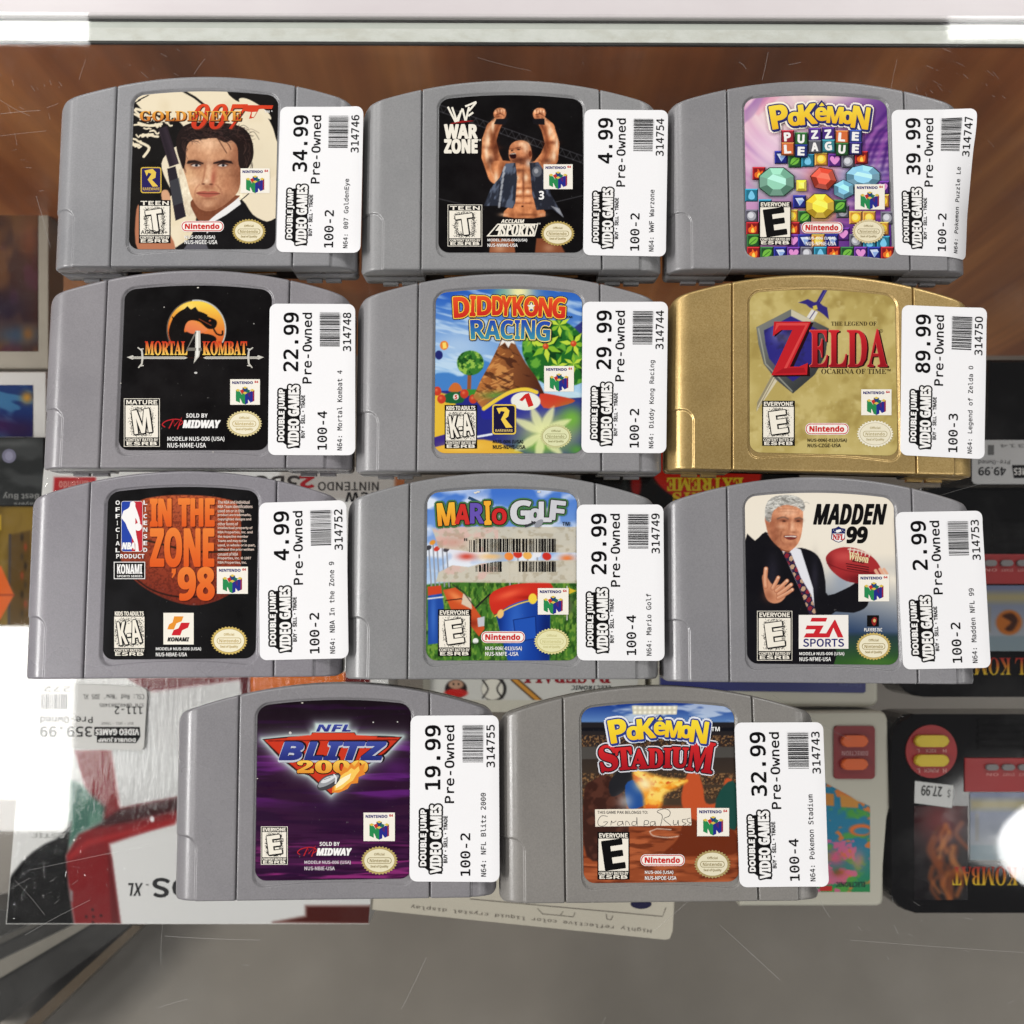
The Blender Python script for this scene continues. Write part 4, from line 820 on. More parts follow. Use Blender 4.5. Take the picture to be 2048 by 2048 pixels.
DK = [('D', (590, 212, 676, 326), -3), ('I', (684, 206, 712, 318), 2), ('D', (724, 208, 802, 314), 0), ('D', (810, 208, 866, 312), 0), ('Y', (860, 210, 914, 316), 4), ('K', (926, 210, 988, 316), -2), ('O', (992, 212, 1068, 320), 0), ('N', (1074, 218, 1146, 322), 3), ('G', (1152, 216, 1222, 330), 4)]
for ow, col in ((13, (60, 26, 60)), (8, (250, 214, 80))):
    for ch, b, r in DK: t.text(ch, b, col, 'H', bold=ow, rot=r, n=12)
for ch, b, r in DK: t.text(ch, b, ((236, 84, 40), (206, 44, 34)), 'H', bold=3, rot=r)
t.poly([(1030+24*math.cos(a)*(1 if i % 2 == 0 else .45), 266+26*math.sin(a)*(1 if i % 2 == 0 else .45)) for i, a in enumerate(np.linspace(-1.57, 4.712, 11)[:-1])], (240, 236, 220))
RC = [('R', (686, 342, 766, 448), -3), ('A', (766, 346, 852, 450), 0), ('C', (856, 344, 926, 450), 0), ('I', (938, 344, 964, 450), 0), ('N', (974, 344, 1050, 450), 2), ('G', (1058, 350, 1136, 460), 3)]
for ow, col in ((12, (40, 30, 60)), (7, (250, 226, 130))):
    for ch, b, r in RC: t.text(ch, b, col, 'H', bold=ow, rot=r, n=12)
for ch, b, r in RC: t.text(ch, b, ((40, 70, 176), (60, 150, 170)), 'H', bold=2, rot=r)
t.text('TM', (1230, 320, 1262, 332), BLK, 'H'); c.vec.text('1', (968, 766, 1030, 838), (206, 44, 40), 'H', bold=2, rot=-20); c.vec.text('5', (595, 768, 609, 790), (206, 60, 50), 'H', bold=1)
m = part(c, 'maker_mark'); m.rrect(808, 820, 944, 992, 16, (232, 200, 84)); m.rrect(816, 828, 936, 984, 12, (26, 22, 60)); m.poly([(832, 842), (886, 836), (906, 856), (900, 888), (882, 902), (924, 952), (886, 954), (858, 906), (868, 886), (880, 862), (858, 858), (848, 876)], (246, 208, 80)); m.text('RAREWARE', (826, 962, 924, 976), (226, 196, 120), 'H')
rating(c, 538, 824, 722, 1072, 'KIDS TO ADULTS', 'K-A', border=False); console_mark(c, 1103, 603, 1272, 748); seal(c, 1170, 1002, 92, 70, (206, 208, 150), (150, 146, 96), (226, 228, 180))
codes(c, [('NUS-006 (USA)', (812, 1022, 983, 1046)), ('NUS-NDYE-USA', (812, 1052, 995, 1074))], (34, 34, 40)); finish(c)
sticker(c, ((1322, 237), (1807, 238), (1797, 1098), (1315, 1095)), '29.99', '100-2', '314744', 'N64: Diddy Kong Racing')

# ---- 6 gold cartridge
c = cartridge(1320, 520, .11938, .05674, -1.38, 'gold game cartridge with a shield and sword behind big red lettering', (190, 160, 100), True)
p = c.paint; p.f((186, 166, 98)); p.nz(150, 150, (206, 188, 122), .45, .7, .8, seed=21, rot=.8); p.nz(90, 90, (160, 138, 74), .56, .75, .7, seed=22, rot=.5); p.nz(30, 30, (216, 200, 140), .6, .8, .4, seed=23)
p.pg([(636, 655), (676, 672), (590, 800), (548, 862), (552, 810)], (214, 204, 176)); p.ln([(655, 665), (560, 840)], 5, (150, 138, 110), 4); p.pg([(636, 655), (648, 660), (556, 830), (548, 862), (552, 810)], (150, 140, 112))
p.pg([(830, 330), (862, 280), (898, 296), (866, 352)], (226, 222, 214)); p.ln([(850, 335), (880, 290)], 5, (60, 50, 110), 3)
BLU = (52, 44, 120)
p.ln([(900, 240), (940, 168)], 22, BLU, 4); p.ln([(905, 236), (942, 172)], 5, (90, 84, 160), 4)
p.pg([(786, 242), (840, 222), (875, 240), (900, 236), (925, 258), (950, 270), (960, 338), (930, 310), (905, 292), (880, 280), (850, 270), (830, 252)], BLU, 4); p.pg([(868, 262), (890, 256), (896, 280), (872, 284)], (210, 190, 80), 4)
SHO = [(548, 382), (650, 330), (745, 280), (880, 350), (960, 390), (940, 540), (880, 650), (755, 758), (660, 680), (590, 590), (560, 480)]; SHI = [(590, 400), (660, 365), (745, 318), (850, 370), (905, 400), (890, 530), (830, 640), (755, 690), (690, 640), (620, 560), (600, 480)]
p.pg(SHO, (70, 76, 80), 4); p.gr(560, 380, 900, 700, (140, 140, 132), (44, 46, 48), p.pm(SHO, 4)*.8); p.pg([(745, 280), (880, 350), (800, 350), (745, 330)], (206, 198, 170)); p.pg(SHI, (48, 44, 128), 4)
p.gl(660, 420, 40, 60, (106, 110, 170), .8); p.gl(700, 600, 60, 40, (90, 70, 140), .6); p.ln([(560, 390), (600, 590), (750, 745)], 7, (176, 176, 160), 4, .8); p.nz(40, 40, (36, 34, 60), .5, .7, .5, p.pm(SHI, 5), 24)
p.gl(735, 450, 60, 40, (150, 140, 100), .35)
t = part(c, 'title'); RDS = ((206, 40, 46), (150, 22, 32))
t.poly([(655, 358), (872, 356), (752, 622), (800, 618), (850, 590), (852, 660), (640, 664), (770, 398), (700, 396), (650, 440)], (40, 10, 12)); t.poly([(648, 350), (858, 350), (738, 606), (790, 606), (840, 585), (835, 652), (632, 655), (752, 398), (690, 398), (640, 434)], (196, 34, 42))
t.poly([(662, 358), (846, 358), (720, 616), (704, 616), (826, 372), (676, 372), (650, 410)], (222, 74, 72)); t.poly([(700, 616), (818, 612), (828, 640), (650, 646)], (168, 26, 34))
t.text('ELDA', (858, 400, 1300, 612), (44, 12, 14), 'S', bold=2); t.text('ELDA', (850, 394, 1290, 606), (226, 96, 90), 'S', bold=2.5); t.text('ELDA', (852, 396, 1291, 607), RDS, 'S', bold=.8)
BR = (74, 60, 34); t.text('THE LEGEND OF', (972, 350, 1230, 374), BR, 'S'); t.text('OCARINA OF TIME', (916, 618, 1284, 648), BR, 'S'); t.text('TM', (1286, 620, 1310, 632), BR, 'H')
t.ell(1257, 403, 10, 10, BR); t.ell(1257, 403, 7.5, 7.5, (190, 172, 106)); t.text('R', (1253, 398, 1261, 408), BR, 'H')
rating(c, 580, 800, 766, 1056, 'EVERYONE', 'E', border=False); console_mark(c, 1143, 735, 1315, 882); pill(c, 828, 930, 1070, 990); seal(c, 1222, 988, 105, 78, (244, 238, 216), (176, 160, 110), (240, 232, 206))
codes(c, [('NUS-006(-01)(USA)', (838, 1014, 1060, 1037)), ('NUS-CZGE-USA', (838, 1044, 1026, 1064))], (74, 62, 36)); lab = finish(c)
sticker(c, ((1375, 255), (1858, 275), (1845, 1132), (1365, 1108)), '89.99', '100-3', '314750', 'N64: Legend of Zelda O')

# ---- 7 basketball
c = cartridge(30, 930, -.11798, -.01881, .43, 'grey game cartridge whose label shows a basketball behind orange block letters', (147, 143, 153))
p = c.paint; p.f((18, 17, 18)); p.nz(200, 200, (30, 30, 32), .45, .7, .6, seed=31)
BALL = [(600, 520), (620, 330), (690, 215), (820, 178), (1000, 172), (1180, 190), (1270, 240), (1285, 460), (1270, 660), (1200, 745), (1050, 795), (900, 775), (740, 700), (640, 610)]
mk = p.pm(BALL, 5, 4); p.ap(mk, (150, 66, 40)); p.gr(900, 180, 900, 780, (196, 96, 56), (104, 34, 26), mk*.8); p.gl(960, 520, 260, 260, (176, 70, 44), .4, m=mk); p.nz(9, 9, (80, 30, 22), .5, .62, .45, mk, 32, 2)
p.ln([(600, 400), (760, 432), (950, 478), (1100, 495), (1290, 480)], 11, (50, 34, 22), 4, sm=5); p.ln([(660, 620), (760, 700), (900, 745), (1060, 745), (1240, 690)], 9, (44, 22, 18), 4, sm=5)
v = part(c, 'league_mark')
v.rrect(604, 205, 726, 492, 14, WHT); v.rrect(606, 207, 664, 490, 12, (40, 70, 168)); v.rrect(664, 207, 724, 490, 12, (196, 44, 56)); v.rect(650, 207, 664, 490, (40, 70, 168)); v.rect(664, 207, 680, 490, (196, 44, 56))
v.poly([(656, 212), (672, 206), (684, 216), (684, 236), (694, 262), (706, 300), (712, 330), (700, 335), (690, 310), (684, 300), (684, 350), (690, 400), (700, 450), (704, 490), (684, 490), (684, 450), (660, 400), (640, 360), (628, 330), (604, 300), (616, 262), (644, 246), (652, 236)], WHT); v.ell(700, 352, 21, 22, WHT); v.text('NBA', (609, 442, 680, 478), WHT, 'J', bold=2)
for i, ch in enumerate('OFFICIAL'): v.text(ch, (572 if ch != 'I' else 579, 202+i*38.5, 596 if ch != 'I' else 585, 226+i*38.5), WHT, 'H')
for i, ch in enumerate('LICENSED'): v.text(ch, (730 if ch != 'I' else 738, 202+i*38.3, 752 if ch != 'I' else 744, 226+i*38.3), WHT, 'H')
v.text('PRODUCT', (576, 506, 736, 531), WHT, 'H')
t = part(c, 'title'); OR = ((240, 132, 58), (226, 92, 34))
for s, b in (('IN', (772, 196, 885, 345)), ('THE', (932, 194, 1130, 345)), ('ZONE', (772, 362, 1128, 576)), ('98', (930, 584, 1130, 766))):
    t.text(s, (b[0]+5, b[1]+6, b[2]+5, b[3]+6), (84, 24, 14), 'H', bold=4); t.text(s, b, OR, 'H', bold=6)
t.poly([(892, 590), (916, 588), (914, 615), (898, 642), (890, 640), (900, 616), (890, 614)], (232, 110, 44))
n = part(c, 'small_print')
for i, s in enumerate(('The NBA and individual', 'NBA Team identifications', 'used on or in this', 'product are trademarks,', 'copyrighted designs and', 'other forms of', 'intellectual property of', 'NBA Properties, Inc. and', 'the respective member', 'Teams and may not be', 'used, in whole or in part,', 'without the prior written', 'consent of NBA', 'Properties, Inc. © 1997', 'NBA Properties, Inc.')):
    n.text(s, (1153, 202+i*24.6, 1153+8.2*len(s), 220+i*24.6), (236, 214, 200), 'N', bold=.4)
m = part(c, 'maker_mark'); m.rect(562, 550, 740, 648, WHT); m.rect(566, 554, 736, 644, BLK); m.text('KONAMI', (582, 564, 722, 618), WHT, 'H', bold=1); m.text('XXL', (634, 604, 680, 618), WHT, 'H'); m.text('SPORTS SERIES', (580, 626, 724, 638), WHT, 'H')
m.rect(844, 840, 1016, 1020, (250, 244, 230)); O, R = (236, 150, 50), (206, 36, 48)
m.poly([(905, 860), (958, 860), (948, 888), (918, 900), (904, 934), (866, 934), (876, 906), (896, 894)], O); m.poly([(945, 896), (994, 896), (984, 924), (950, 940), (940, 968), (890, 968), (902, 938), (930, 928)], R); m.text('KONAMI', (868, 980, 990, 1002), BLK, 'J', bold=1.5)
rating(c, 558, 826, 743, 1088, 'KIDS TO ADULTS', 'K-A', border=False); console_mark(c, 1148, 578, 1324, 732); seal(c, 1217, 998, 105, 82, (214, 186, 106), (190, 160, 90), (246, 238, 208))
codes(c, [('MODEL# NUS-006 (USA)', (802, 1035, 1058, 1056)), ('NUS-NBAE-USA', (802, 1066, 978, 1087))]); finish(c)
sticker(c, ((1387, 215), (1882, 200), (1895, 1098), (1390, 1110)), '4.99', '100-2', '314752', 'N64: NBA In the Zone 9')

# ---- 8 golf
c = cartridge(680, 930, -.00059, -.01947, -.05, 'grey game cartridge with a golf label half covered by torn barcode tape', (148, 147, 152))
p = c.paint; p.gr(900, 140, 900, 700, (70, 120, 206), (190, 214, 240)); p.nz(130, 70, (240, 244, 250), .42, .62, .9, seed=41); p.gl(900, 160, 300, 40, (60, 110, 204), .6)
p.pg([(480, 680), (700, 660), (1350, 660), (1350, 1120), (480, 1120)], (70, 120, 44), 10); mk = p.pm([(480, 680), (700, 660), (1350, 660), (1350, 1120), (480, 1120)], 10)
p.nz(14, 26, (122, 160, 60), .5, .64, .8, mk, 42); p.nz(16, 34, (34, 72, 26), .54, .68, .8, mk, 43)
# golf bags, ball and flag in place of the figures
for x, y0 in ((505, 470), (528, 440), (552, 476), (580, 452), (606, 480)): p.ln([(x, y0), (x+14, 690)], 8, (150, 152, 160), 4); p.el(x-2, y0, 18, 13, rs.choice([(226, 150, 50), (206, 60, 44), (60, 60, 66)]), -.5, 4)
for x, y0 in ((960, 505), (1010, 492), (1065, 500), (1120, 488), (1175, 505)): p.ln([(x, y0), (x+6, 690)], 9, (160, 162, 170), 4); p.el(x, y0+14, 26, 22, [(206, 50, 40), (240, 180, 90), (236, 236, 240), (206, 50, 40), (240, 130, 50)][(x//50) % 5], .3, 5)
p.gl(720, 520, 60, 24, (206, 60, 44), .9); p.gl(860, 520, 90, 24, (240, 190, 120), .9); p.gl(1290, 530, 50, 26, (240, 120, 50), .9)
BAG = [(862, 745), (940, 700), (1080, 680), (1190, 684), (1196, 760), (1190, 1120), (955, 1120), (905, 930)]
p.pg(BAG, (26, 66, 158), 5); m = p.pm(BAG, 5); p.gl(1000, 920, 60, 260, (58, 112, 206), .75, m=m); p.gl(1180, 960, 60, 260, (12, 30, 96), .85, m=m); p.gl(900, 860, 30, 200, (14, 38, 110), .6, m=m)
p.pg([(850, 742), (940, 690), (1080, 668), (1196, 672), (1200, 745), (1060, 765), (960, 800), (874, 850)], (206, 48, 34), 5, sm=3); p.gl(960, 735, 90, 26, (246, 106, 70), .8, rot=-.3); p.gl(1100, 752, 100, 14, (130, 20, 18), .6)
p.ln([(880, 860), (960, 812), (1060, 776), (1196, 756)], 7, (240, 206, 80), 4, sm=4); p.pg([(985, 880), (1110, 860), (1116, 985), (1000, 1005)], (36, 84, 180), 5); p.ln([(985, 880), (1110, 860), (1116, 985), (1000, 1005), (985, 880)], 4, (14, 34, 100), 4); p.el(1095, 760, 24, 30, (246, 214, 70), soft=4); p.el(912, 846, 18, 26, (240, 196, 120), .3, 4)
p.ln([(740, 842), (850, 735)], 9, (30, 28, 30), 3)
B2 = [(500, 700), (572, 690), (590, 800), (580, 1010), (500, 1020)]; p.pg(B2, (34, 74, 160), 5); p.gl(530, 860, 20, 160, (70, 120, 206), .7, m=p.pm(B2, 5)); p.ln([(500, 760), (586, 750)], 8, (220, 222, 228), 4); p.pg([(498, 692), (574, 684), (580, 730), (500, 742)], (206, 70, 40), 5)
B3 = [(585, 710), (655, 696), (720, 745), (800, 860), (822, 930), (790, 975), (735, 905), (630, 820)]; p.pg(B3, (206, 84, 42), 5); p.gl(660, 750, 60, 24, (246, 150, 90), .8, rot=.6, m=p.pm(B3, 5)); p.gl(760, 900, 40, 30, (130, 40, 24), .7, m=p.pm(B3, 5)); p.ln([(600, 770), (690, 760), (740, 810)], 6, (60, 30, 24), 4); p.pg([(700, 730), (745, 760), (750, 820), (690, 790)], (220, 200, 176), 5); p.pg([(780, 870), (822, 860), (820, 915), (785, 920)], (196, 198, 204), 4); p.ln([(640, 680), (700, 720), (760, 800)], 5, (40, 36, 36), 4)
p.ln([(1290, 690), (1290, 880)], 6, (236, 236, 230), 3); p.pg([(1293, 695), (1345, 715), (1293, 738)], (220, 190, 50), 4); p.gl(1290, 800, 40, 60, (110, 60, 100), .5); p.el(770, 1000, 16, 16, (240, 240, 236), soft=3); p.gl(775, 1014, 26, 6, (20, 40, 14), .6)
# torn tape strips
for q, sd in (([(520, 356), (760, 350), (1345, 352), (1345, 498), (760, 497), (640, 480), (560, 470), (545, 420)], 44), ([(560, 610), (640, 570), (730, 580), (800, 560), (960, 545), (1345, 540), (1345, 672), (760, 668), (545, 664)], 45)):
    m = p.pm(q, 6); n_ = p.no(60, 60, 4, sd); m = m*np.clip((n_-.12+np.clip((p.X-560)/500, 0, .5))/.16, 0, 1); p.ap(m*.93, (208, 200, 180)); p.nz(50, 40, (226, 178, 170), .5, .66, .6, m*(p.X < 900), sd+5); p.nz(30, 22, (170, 158, 134), .55, .7, .55, m, sd+7)
p.gl(640, 440, 90, 40, (214, 130, 116), .5)
v = c.vec
rs = random.Random(4); x = 735
while x < 1222:
    w_ = rs.choice([3, 4, 7, 10, 13]); v.rect(x, 419+(8 if x < 765 else 0), min(x+w_, 1224), 495, (24, 22, 22))
    if x > 770 and not 905 < x < 1005: v.rect(x, 548+max(0, (880-x)*.22), min(x+w_, 1224), 607, (24, 22, 22))
    x += w_+rs.choice([3, 4, 6, 9])
for x in (705, 716): v.rect(x, 416, x+5, 432, (40, 36, 36))
for x, y in ((770, 158), (785, 153), (1130, 153)): v.ell(x, y, 10, 5, (226, 220, 206))
t = part(c, 'title')
MG = [('M', (556, 218, 652, 342), -4, ((246, 190, 60), (236, 150, 44))), ('A', (656, 226, 736, 334), 2, (206, 50, 44)), ('R', (742, 220, 816, 330), 0, (104, 84, 176)), ('I', (822, 208, 856, 338), -2, (244, 176, 54)), ('O', (866, 250, 944, 336), 0, (206, 44, 44)), ('G', (970, 204, 1084, 336), 0, (214, 214, 218)), ('o', (1078, 250, 1140, 320), 4, (206, 206, 212)), ('L', (1132, 212, 1200, 322), 0, (216, 216, 220)), ('F', (1196, 206, 1276, 312), 6, (206, 206, 212))]
t.line([(730, 185), (860, 245), (1000, 300)], 15, (40, 74, 110))
for ch, b, r, col in MG: t.text(ch, b, (74, 120, 74), 'H', bold=17, rot=r, n=12)
for ch, b, r, col in MG: t.text(ch, b, (26, 26, 24), 'H', bold=8.5, rot=r, n=12)
for ch, b, r, col in MG: t.text(ch, b, col, 'H', bold=3.5, rot=r)
t.line([(1050, 350), (1110, 325)], 12, (60, 60, 66)); t.ell(1130, 332, 30, 16, (150, 152, 160), rot=-.7); t.text('TM', (1262, 324, 1304, 346), BLK, 'H')
rating(c, 557, 820, 743, 1086, 'EVERYONE', 'E', border=False); console_mark(c, 1124, 700, 1298, 850); pill(c, 805, 948, 1048, 1008); seal(c, 1203, 1002, 102, 76, (222, 214, 150), (206, 198, 140), (234, 230, 180))
codes(c, [('NUS-006(-01)(USA)', (826, 1030, 1033, 1056)), ('NUS-NMFE -USA', (826, 1062, 1013, 1084))]); finish(c)
sticker(c, ((1345, 225), (1838, 225), (1845, 1113), (1347, 1110)), '29.99', '100-4', '314749', 'N64: Mario Golf')

# ---- 9 man with a football
c = cartridge(1320, 930, .11659, -.02097, -.55, 'grey game cartridge whose label shows a grey-haired man in a suit with a football', (146, 144, 151))
p = c.paint; p.gr(900, 500, 900, 1000, (242, 232, 214), (60, 84, 120)); p.gl(900, 350, 500, 240, (244, 236, 220), .9); p.gr(1250, 640, 1180, 960, (238, 230, 214), (52, 72, 104), p.pm([(900, 560), (1400, 620), (1400, 1200), (900, 1200)], 60)); p.gl(1040, 640, 80, 120, (130, 146, 172), .6); p.gr(1150, 940, 1150, 1130, (40, 56, 70), (50, 92, 40), p.pm([(960, 960), (1400, 960), (1400, 1200), (960, 1200)], 30)); p.gl(1240, 1120, 160, 30, (70, 116, 46), .8)
p.pg([(480, 445), (540, 430), (600, 380), (640, 420), (720, 480), (800, 470), (880, 500), (920, 560), (940, 660), (955, 740), (1080, 690), (1130, 660), (1180, 720), (1178, 800), (1100, 840), (960, 860), (980, 1160), (480, 1160)], (20, 19, 24), 4, sm=3)
p.gl(640, 620, 40, 120, (44, 42, 54), .7); p.gl(880, 640, 24, 120, (48, 46, 58), .7)
p.pg([(610, 392), (690, 480), (720, 540), (800, 720), (860, 800), (880, 850), (870, 700), (800, 480), (760, 466), (640, 420)], (232, 232, 238), 4)
TIE = [(698, 500), (722, 488), (744, 500), (800, 640), (860, 740), (888, 850), (850, 850), (800, 720), (740, 580)]; m = p.pm(TIE, 4); p.ap(m, (48, 36, 66)); 
q1 = (np.sin((p.X*.8+p.Y*.5)/9)*np.sin((p.X*.5-p.Y*.8)/11)); p.ap(m*(q1 > .35), (196, 160, 130)); p.ap(m*(q1 < -.4), (140, 40, 52))
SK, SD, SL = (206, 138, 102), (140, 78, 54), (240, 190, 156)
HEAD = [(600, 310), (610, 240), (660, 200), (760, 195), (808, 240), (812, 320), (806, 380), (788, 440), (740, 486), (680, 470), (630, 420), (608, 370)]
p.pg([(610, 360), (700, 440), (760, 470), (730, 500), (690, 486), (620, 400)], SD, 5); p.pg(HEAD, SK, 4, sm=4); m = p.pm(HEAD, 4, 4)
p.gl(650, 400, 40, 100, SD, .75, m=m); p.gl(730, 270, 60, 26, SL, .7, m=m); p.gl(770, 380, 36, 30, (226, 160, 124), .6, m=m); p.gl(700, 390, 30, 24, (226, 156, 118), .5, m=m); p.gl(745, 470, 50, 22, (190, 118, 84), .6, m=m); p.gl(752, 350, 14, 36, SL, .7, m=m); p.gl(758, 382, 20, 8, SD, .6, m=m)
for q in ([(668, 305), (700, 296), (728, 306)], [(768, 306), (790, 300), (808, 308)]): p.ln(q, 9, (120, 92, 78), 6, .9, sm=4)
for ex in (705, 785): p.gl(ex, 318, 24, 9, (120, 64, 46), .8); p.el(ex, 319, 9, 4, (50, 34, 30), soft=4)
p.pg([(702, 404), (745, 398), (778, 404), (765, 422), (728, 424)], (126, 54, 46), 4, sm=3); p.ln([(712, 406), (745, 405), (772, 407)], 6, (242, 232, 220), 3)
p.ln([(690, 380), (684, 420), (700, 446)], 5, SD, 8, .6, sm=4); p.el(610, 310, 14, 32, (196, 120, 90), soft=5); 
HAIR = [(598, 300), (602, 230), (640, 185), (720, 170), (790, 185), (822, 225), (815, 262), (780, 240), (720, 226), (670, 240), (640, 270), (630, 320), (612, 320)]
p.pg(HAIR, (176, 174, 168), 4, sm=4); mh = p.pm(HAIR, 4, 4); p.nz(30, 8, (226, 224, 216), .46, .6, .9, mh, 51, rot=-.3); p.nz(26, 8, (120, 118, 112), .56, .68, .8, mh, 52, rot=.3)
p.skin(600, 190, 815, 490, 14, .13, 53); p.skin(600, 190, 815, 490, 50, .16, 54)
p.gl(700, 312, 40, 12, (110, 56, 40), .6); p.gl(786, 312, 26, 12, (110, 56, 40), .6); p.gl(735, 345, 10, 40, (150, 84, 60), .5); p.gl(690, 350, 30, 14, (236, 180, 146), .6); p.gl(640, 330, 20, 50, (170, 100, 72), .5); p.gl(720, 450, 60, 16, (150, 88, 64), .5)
for y_ in (232, 248, 264): p.ln([(672, y_+4), (720, y_), (780, y_+4)], 3, (170, 108, 80), 6, .5, sm=4)
for i in range(40):
    x = rs.uniform(604, 815); y = rs.uniform(185, 240); p.ln([(x, y), (x+18, y-6), (x+34, y+4)], 2.5, rs.choice([(240, 238, 230), (120, 118, 112), (206, 204, 196)]), 3, .6, sm=3)
# hand: palm and five fingers
H = (214, 146, 110)
def finger(pts, wd_, col=H):
    p.ln(pts, wd_+4, (150, 86, 62), 4, sm=4); p.ln(pts, wd_, col, 4, sm=4); p.ln([(x-2, y-4) for x, y in pts], wd_*.4, (240, 186, 152), 6, .7, sm=4); p.el(pts[-1][0], pts[-1][1], wd_*.3, wd_*.3, (244, 206, 180), soft=4)
p.pg([(580, 640), (600, 625), (640, 680), (700, 680), (720, 730), (690, 775), (640, 785), (600, 750)], H, 5, sm=4); p.gl(620, 740, 40, 40, SD, .55); p.gl(660, 720, 30, 24, (232, 176, 140), .5)
finger([(600, 690), (598, 640), (602, 590)], 22); finger([(640, 700), (660, 665), (672, 640)], 19); finger([(660, 715), (695, 685), (722, 658)], 19); finger([(672, 735), (715, 705), (745, 680)], 19); finger([(670, 756), (720, 730), (752, 708)], 17)
# football
F = [(944, 520), (985, 482), (1060, 466), (1150, 486), (1225, 540), (1262, 610), (1240, 650), (1160, 672), (1060, 660), (985, 610), (950, 560)]
p.pg(F, (170, 48, 50), 4, sm=4); m = p.pm(F, 4, 4); p.gl(1050, 520, 90, 40, (214, 90, 86), .7, m=m); p.gl(1160, 650, 140, 40, (90, 18, 24), .8, m=m); p.gl(960, 560, 30, 60, (110, 26, 30), .6, m=m); p.ln([(950, 560), (1060, 600), (1180, 612), (1255, 600)], 4, (96, 20, 26), 4, .8, sm=4)
p.ln([(1070, 478), (1130, 486), (1200, 512)], 8, (226, 206, 190), 4)
for i in range(6): p.ln([(1082+i*22, 472+i*5.5), (1078+i*22, 494+i*5.5)], 6, (236, 222, 206), 3)
p.ln([(1225, 600), (1240, 625)], 18, (232, 176, 146), 5); p.ln([(1250, 592), (1268, 622)], 18, (232, 176, 146), 5); p.ln([(1272, 592), (1290, 618)], 16, (232, 176, 146), 5)
t = part(c, 'title')
t.text('MADDEN', (876, 224, 1284, 336), BLK, 'J', bold=3.5, shear=.06); t.text('99', (1062, 352, 1176, 442), BLK, 'J', bold=4, shear=.1)
t.text('Wilson', (1072, 504, 1186, 548), (236, 220, 170), 'S', bold=1, rot=10); t.text('NFL 4 ALL', (1092, 540, 1160, 556), (60, 20, 22), 'J', rot=10)
for i in range(3): t.line([(1056+i*3, 560+i*14), (1186, 582+i*13)], 5, (88, 24, 28))
sh = part(c, 'league_mark'); SHD = [(976, 362), (998, 358), (1014, 348), (1030, 358), (1053, 362), (1050, 420), (1034, 434), (1014, 441), (994, 434), (972, 420)]
sh.poly(SHD, (30, 40, 100)); sh.poly([(980, 390), (1049, 390), (1046, 418), (1032, 430), (1014, 437), (996, 430), (977, 418)], WHT); sh.ell(1014, 375, 16, 8, WHT, rot=-.3); sh.text('NFL', (982, 394, 1046, 426), (190, 40, 48), 'S', bold=1.5)
for i in range(6): sh.ell(986+(i % 3)*8 if i < 3 else 1030+(i % 3)*8, 370+(i % 2)*9, 2, 2, WHT)
m = part(c, 'maker_mark'); R = (206, 40, 50); m.rect(788, 852, 1070, 1044, (248, 243, 236))
m.poly([(862, 868), (950, 868), (942, 890), (854, 890)], R); m.poly([(834, 912), (930, 912), (905, 956), (944, 956), (990, 880), (996, 880), (1042, 980), (1010, 980), (985, 925), (962, 980), (816, 980), (830, 956), (872, 956), (884, 934), (826, 934)], R)
m.text('SPORTS', (814, 988, 1044, 1032), (40, 40, 110), 'N', bold=1.6)
m.rect(1176, 854, 1243, 918, (16, 14, 14)); m.poly([(1200, 885), (1215, 865), (1232, 872), (1226, 905), (1212, 912)], (150, 40, 36), 3); m.ell(1218, 884, 8, 10, (214, 190, 120)); m.text('PLAYERS INC', (1160, 926, 1262, 946), WHT, 'H')
rating(c, 554, 832, 748, 1108, 'EVERYONE', 'E'); console_mark(c, 1127, 622, 1302, 775); seal(c, 1213, 1030, 100, 80, (206, 180, 106), (150, 126, 66), (242, 234, 204))
codes(c, [('MODEL# NUS-006 (USA)', (792, 1062, 1046, 1084)), ('NUS-NFME-USA', (792, 1092, 970, 1114))]); finish(c)
sticker(c, ((1338, 268), (1830, 260), (1882, 1152), (1382, 1162)), '2.99', '100-2', '314753', 'N64: Madden NFL 99')

# ---- 10 purple, flaming ball
c = cartridge(340, 1360, -.06062, -.09667, .61, 'grey game cartridge with a dark purple label, red triangle emblem and flaming ball', (144, 141, 148))
p = c.paint; p.gr(900, 120, 900, 1160, (24, 14, 22), (70, 26, 70)); p.nz(420, 46, (96, 34, 116), .48, .66, .9, p.pm([(400, 380), (1500, 300), (1500, 720), (400, 700)], 120), 61); p.nz(380, 30, (40, 14, 46), .52, .66, .8, 1, 62); p.nz(300, 20, (150, 48, 120), .54, .68, .85, np.clip((p.Y-880)/120, 0, 1), 63); p.nz(240, 14, (40, 10, 40), .56, .66, .7, np.clip((p.Y-800)/120, 0, 1), 64)
p.gl(620, 460, 130, 70, (110, 36, 110), .5); p.gl(1290, 500, 120, 60, (90, 34, 110), .6); p.gl(920, 720, 200, 60, (34, 14, 40), .7)
TR = [(524, 336), (662, 322), (800, 316), (806, 298), (1050, 296), (1060, 314), (1180, 316), (1322, 322), (1230, 420), (1130, 480), (915, 655), (790, 545), (720, 520), (620, 440)]
sdv = p.sd(TR); p.ap(np.exp(-np.maximum(sdv, 0)/22)*.95, (214, 236, 230))
p.ap(np.exp(-np.maximum(p.sd([(830, 250), (1010, 250), (1010, 295), (830, 295)]), 0)/16)*.9, (214, 236, 230))
p.pg(TR, (40, 14, 16), 3); p.pg([(536, 340), (670, 328), (1310, 326), (1220, 412), (1130, 474), (915, 645), (800, 540), (730, 515), (640, 440)], (204, 56, 34), 3); p.pg([(800, 312), (812, 300), (1046, 300), (1054, 312), (1180, 320), (1170, 336), (660, 338), (668, 326)], (214, 66, 40), 3); p.ln([(560, 346), (1290, 340)], 5, (90, 20, 16), 3)
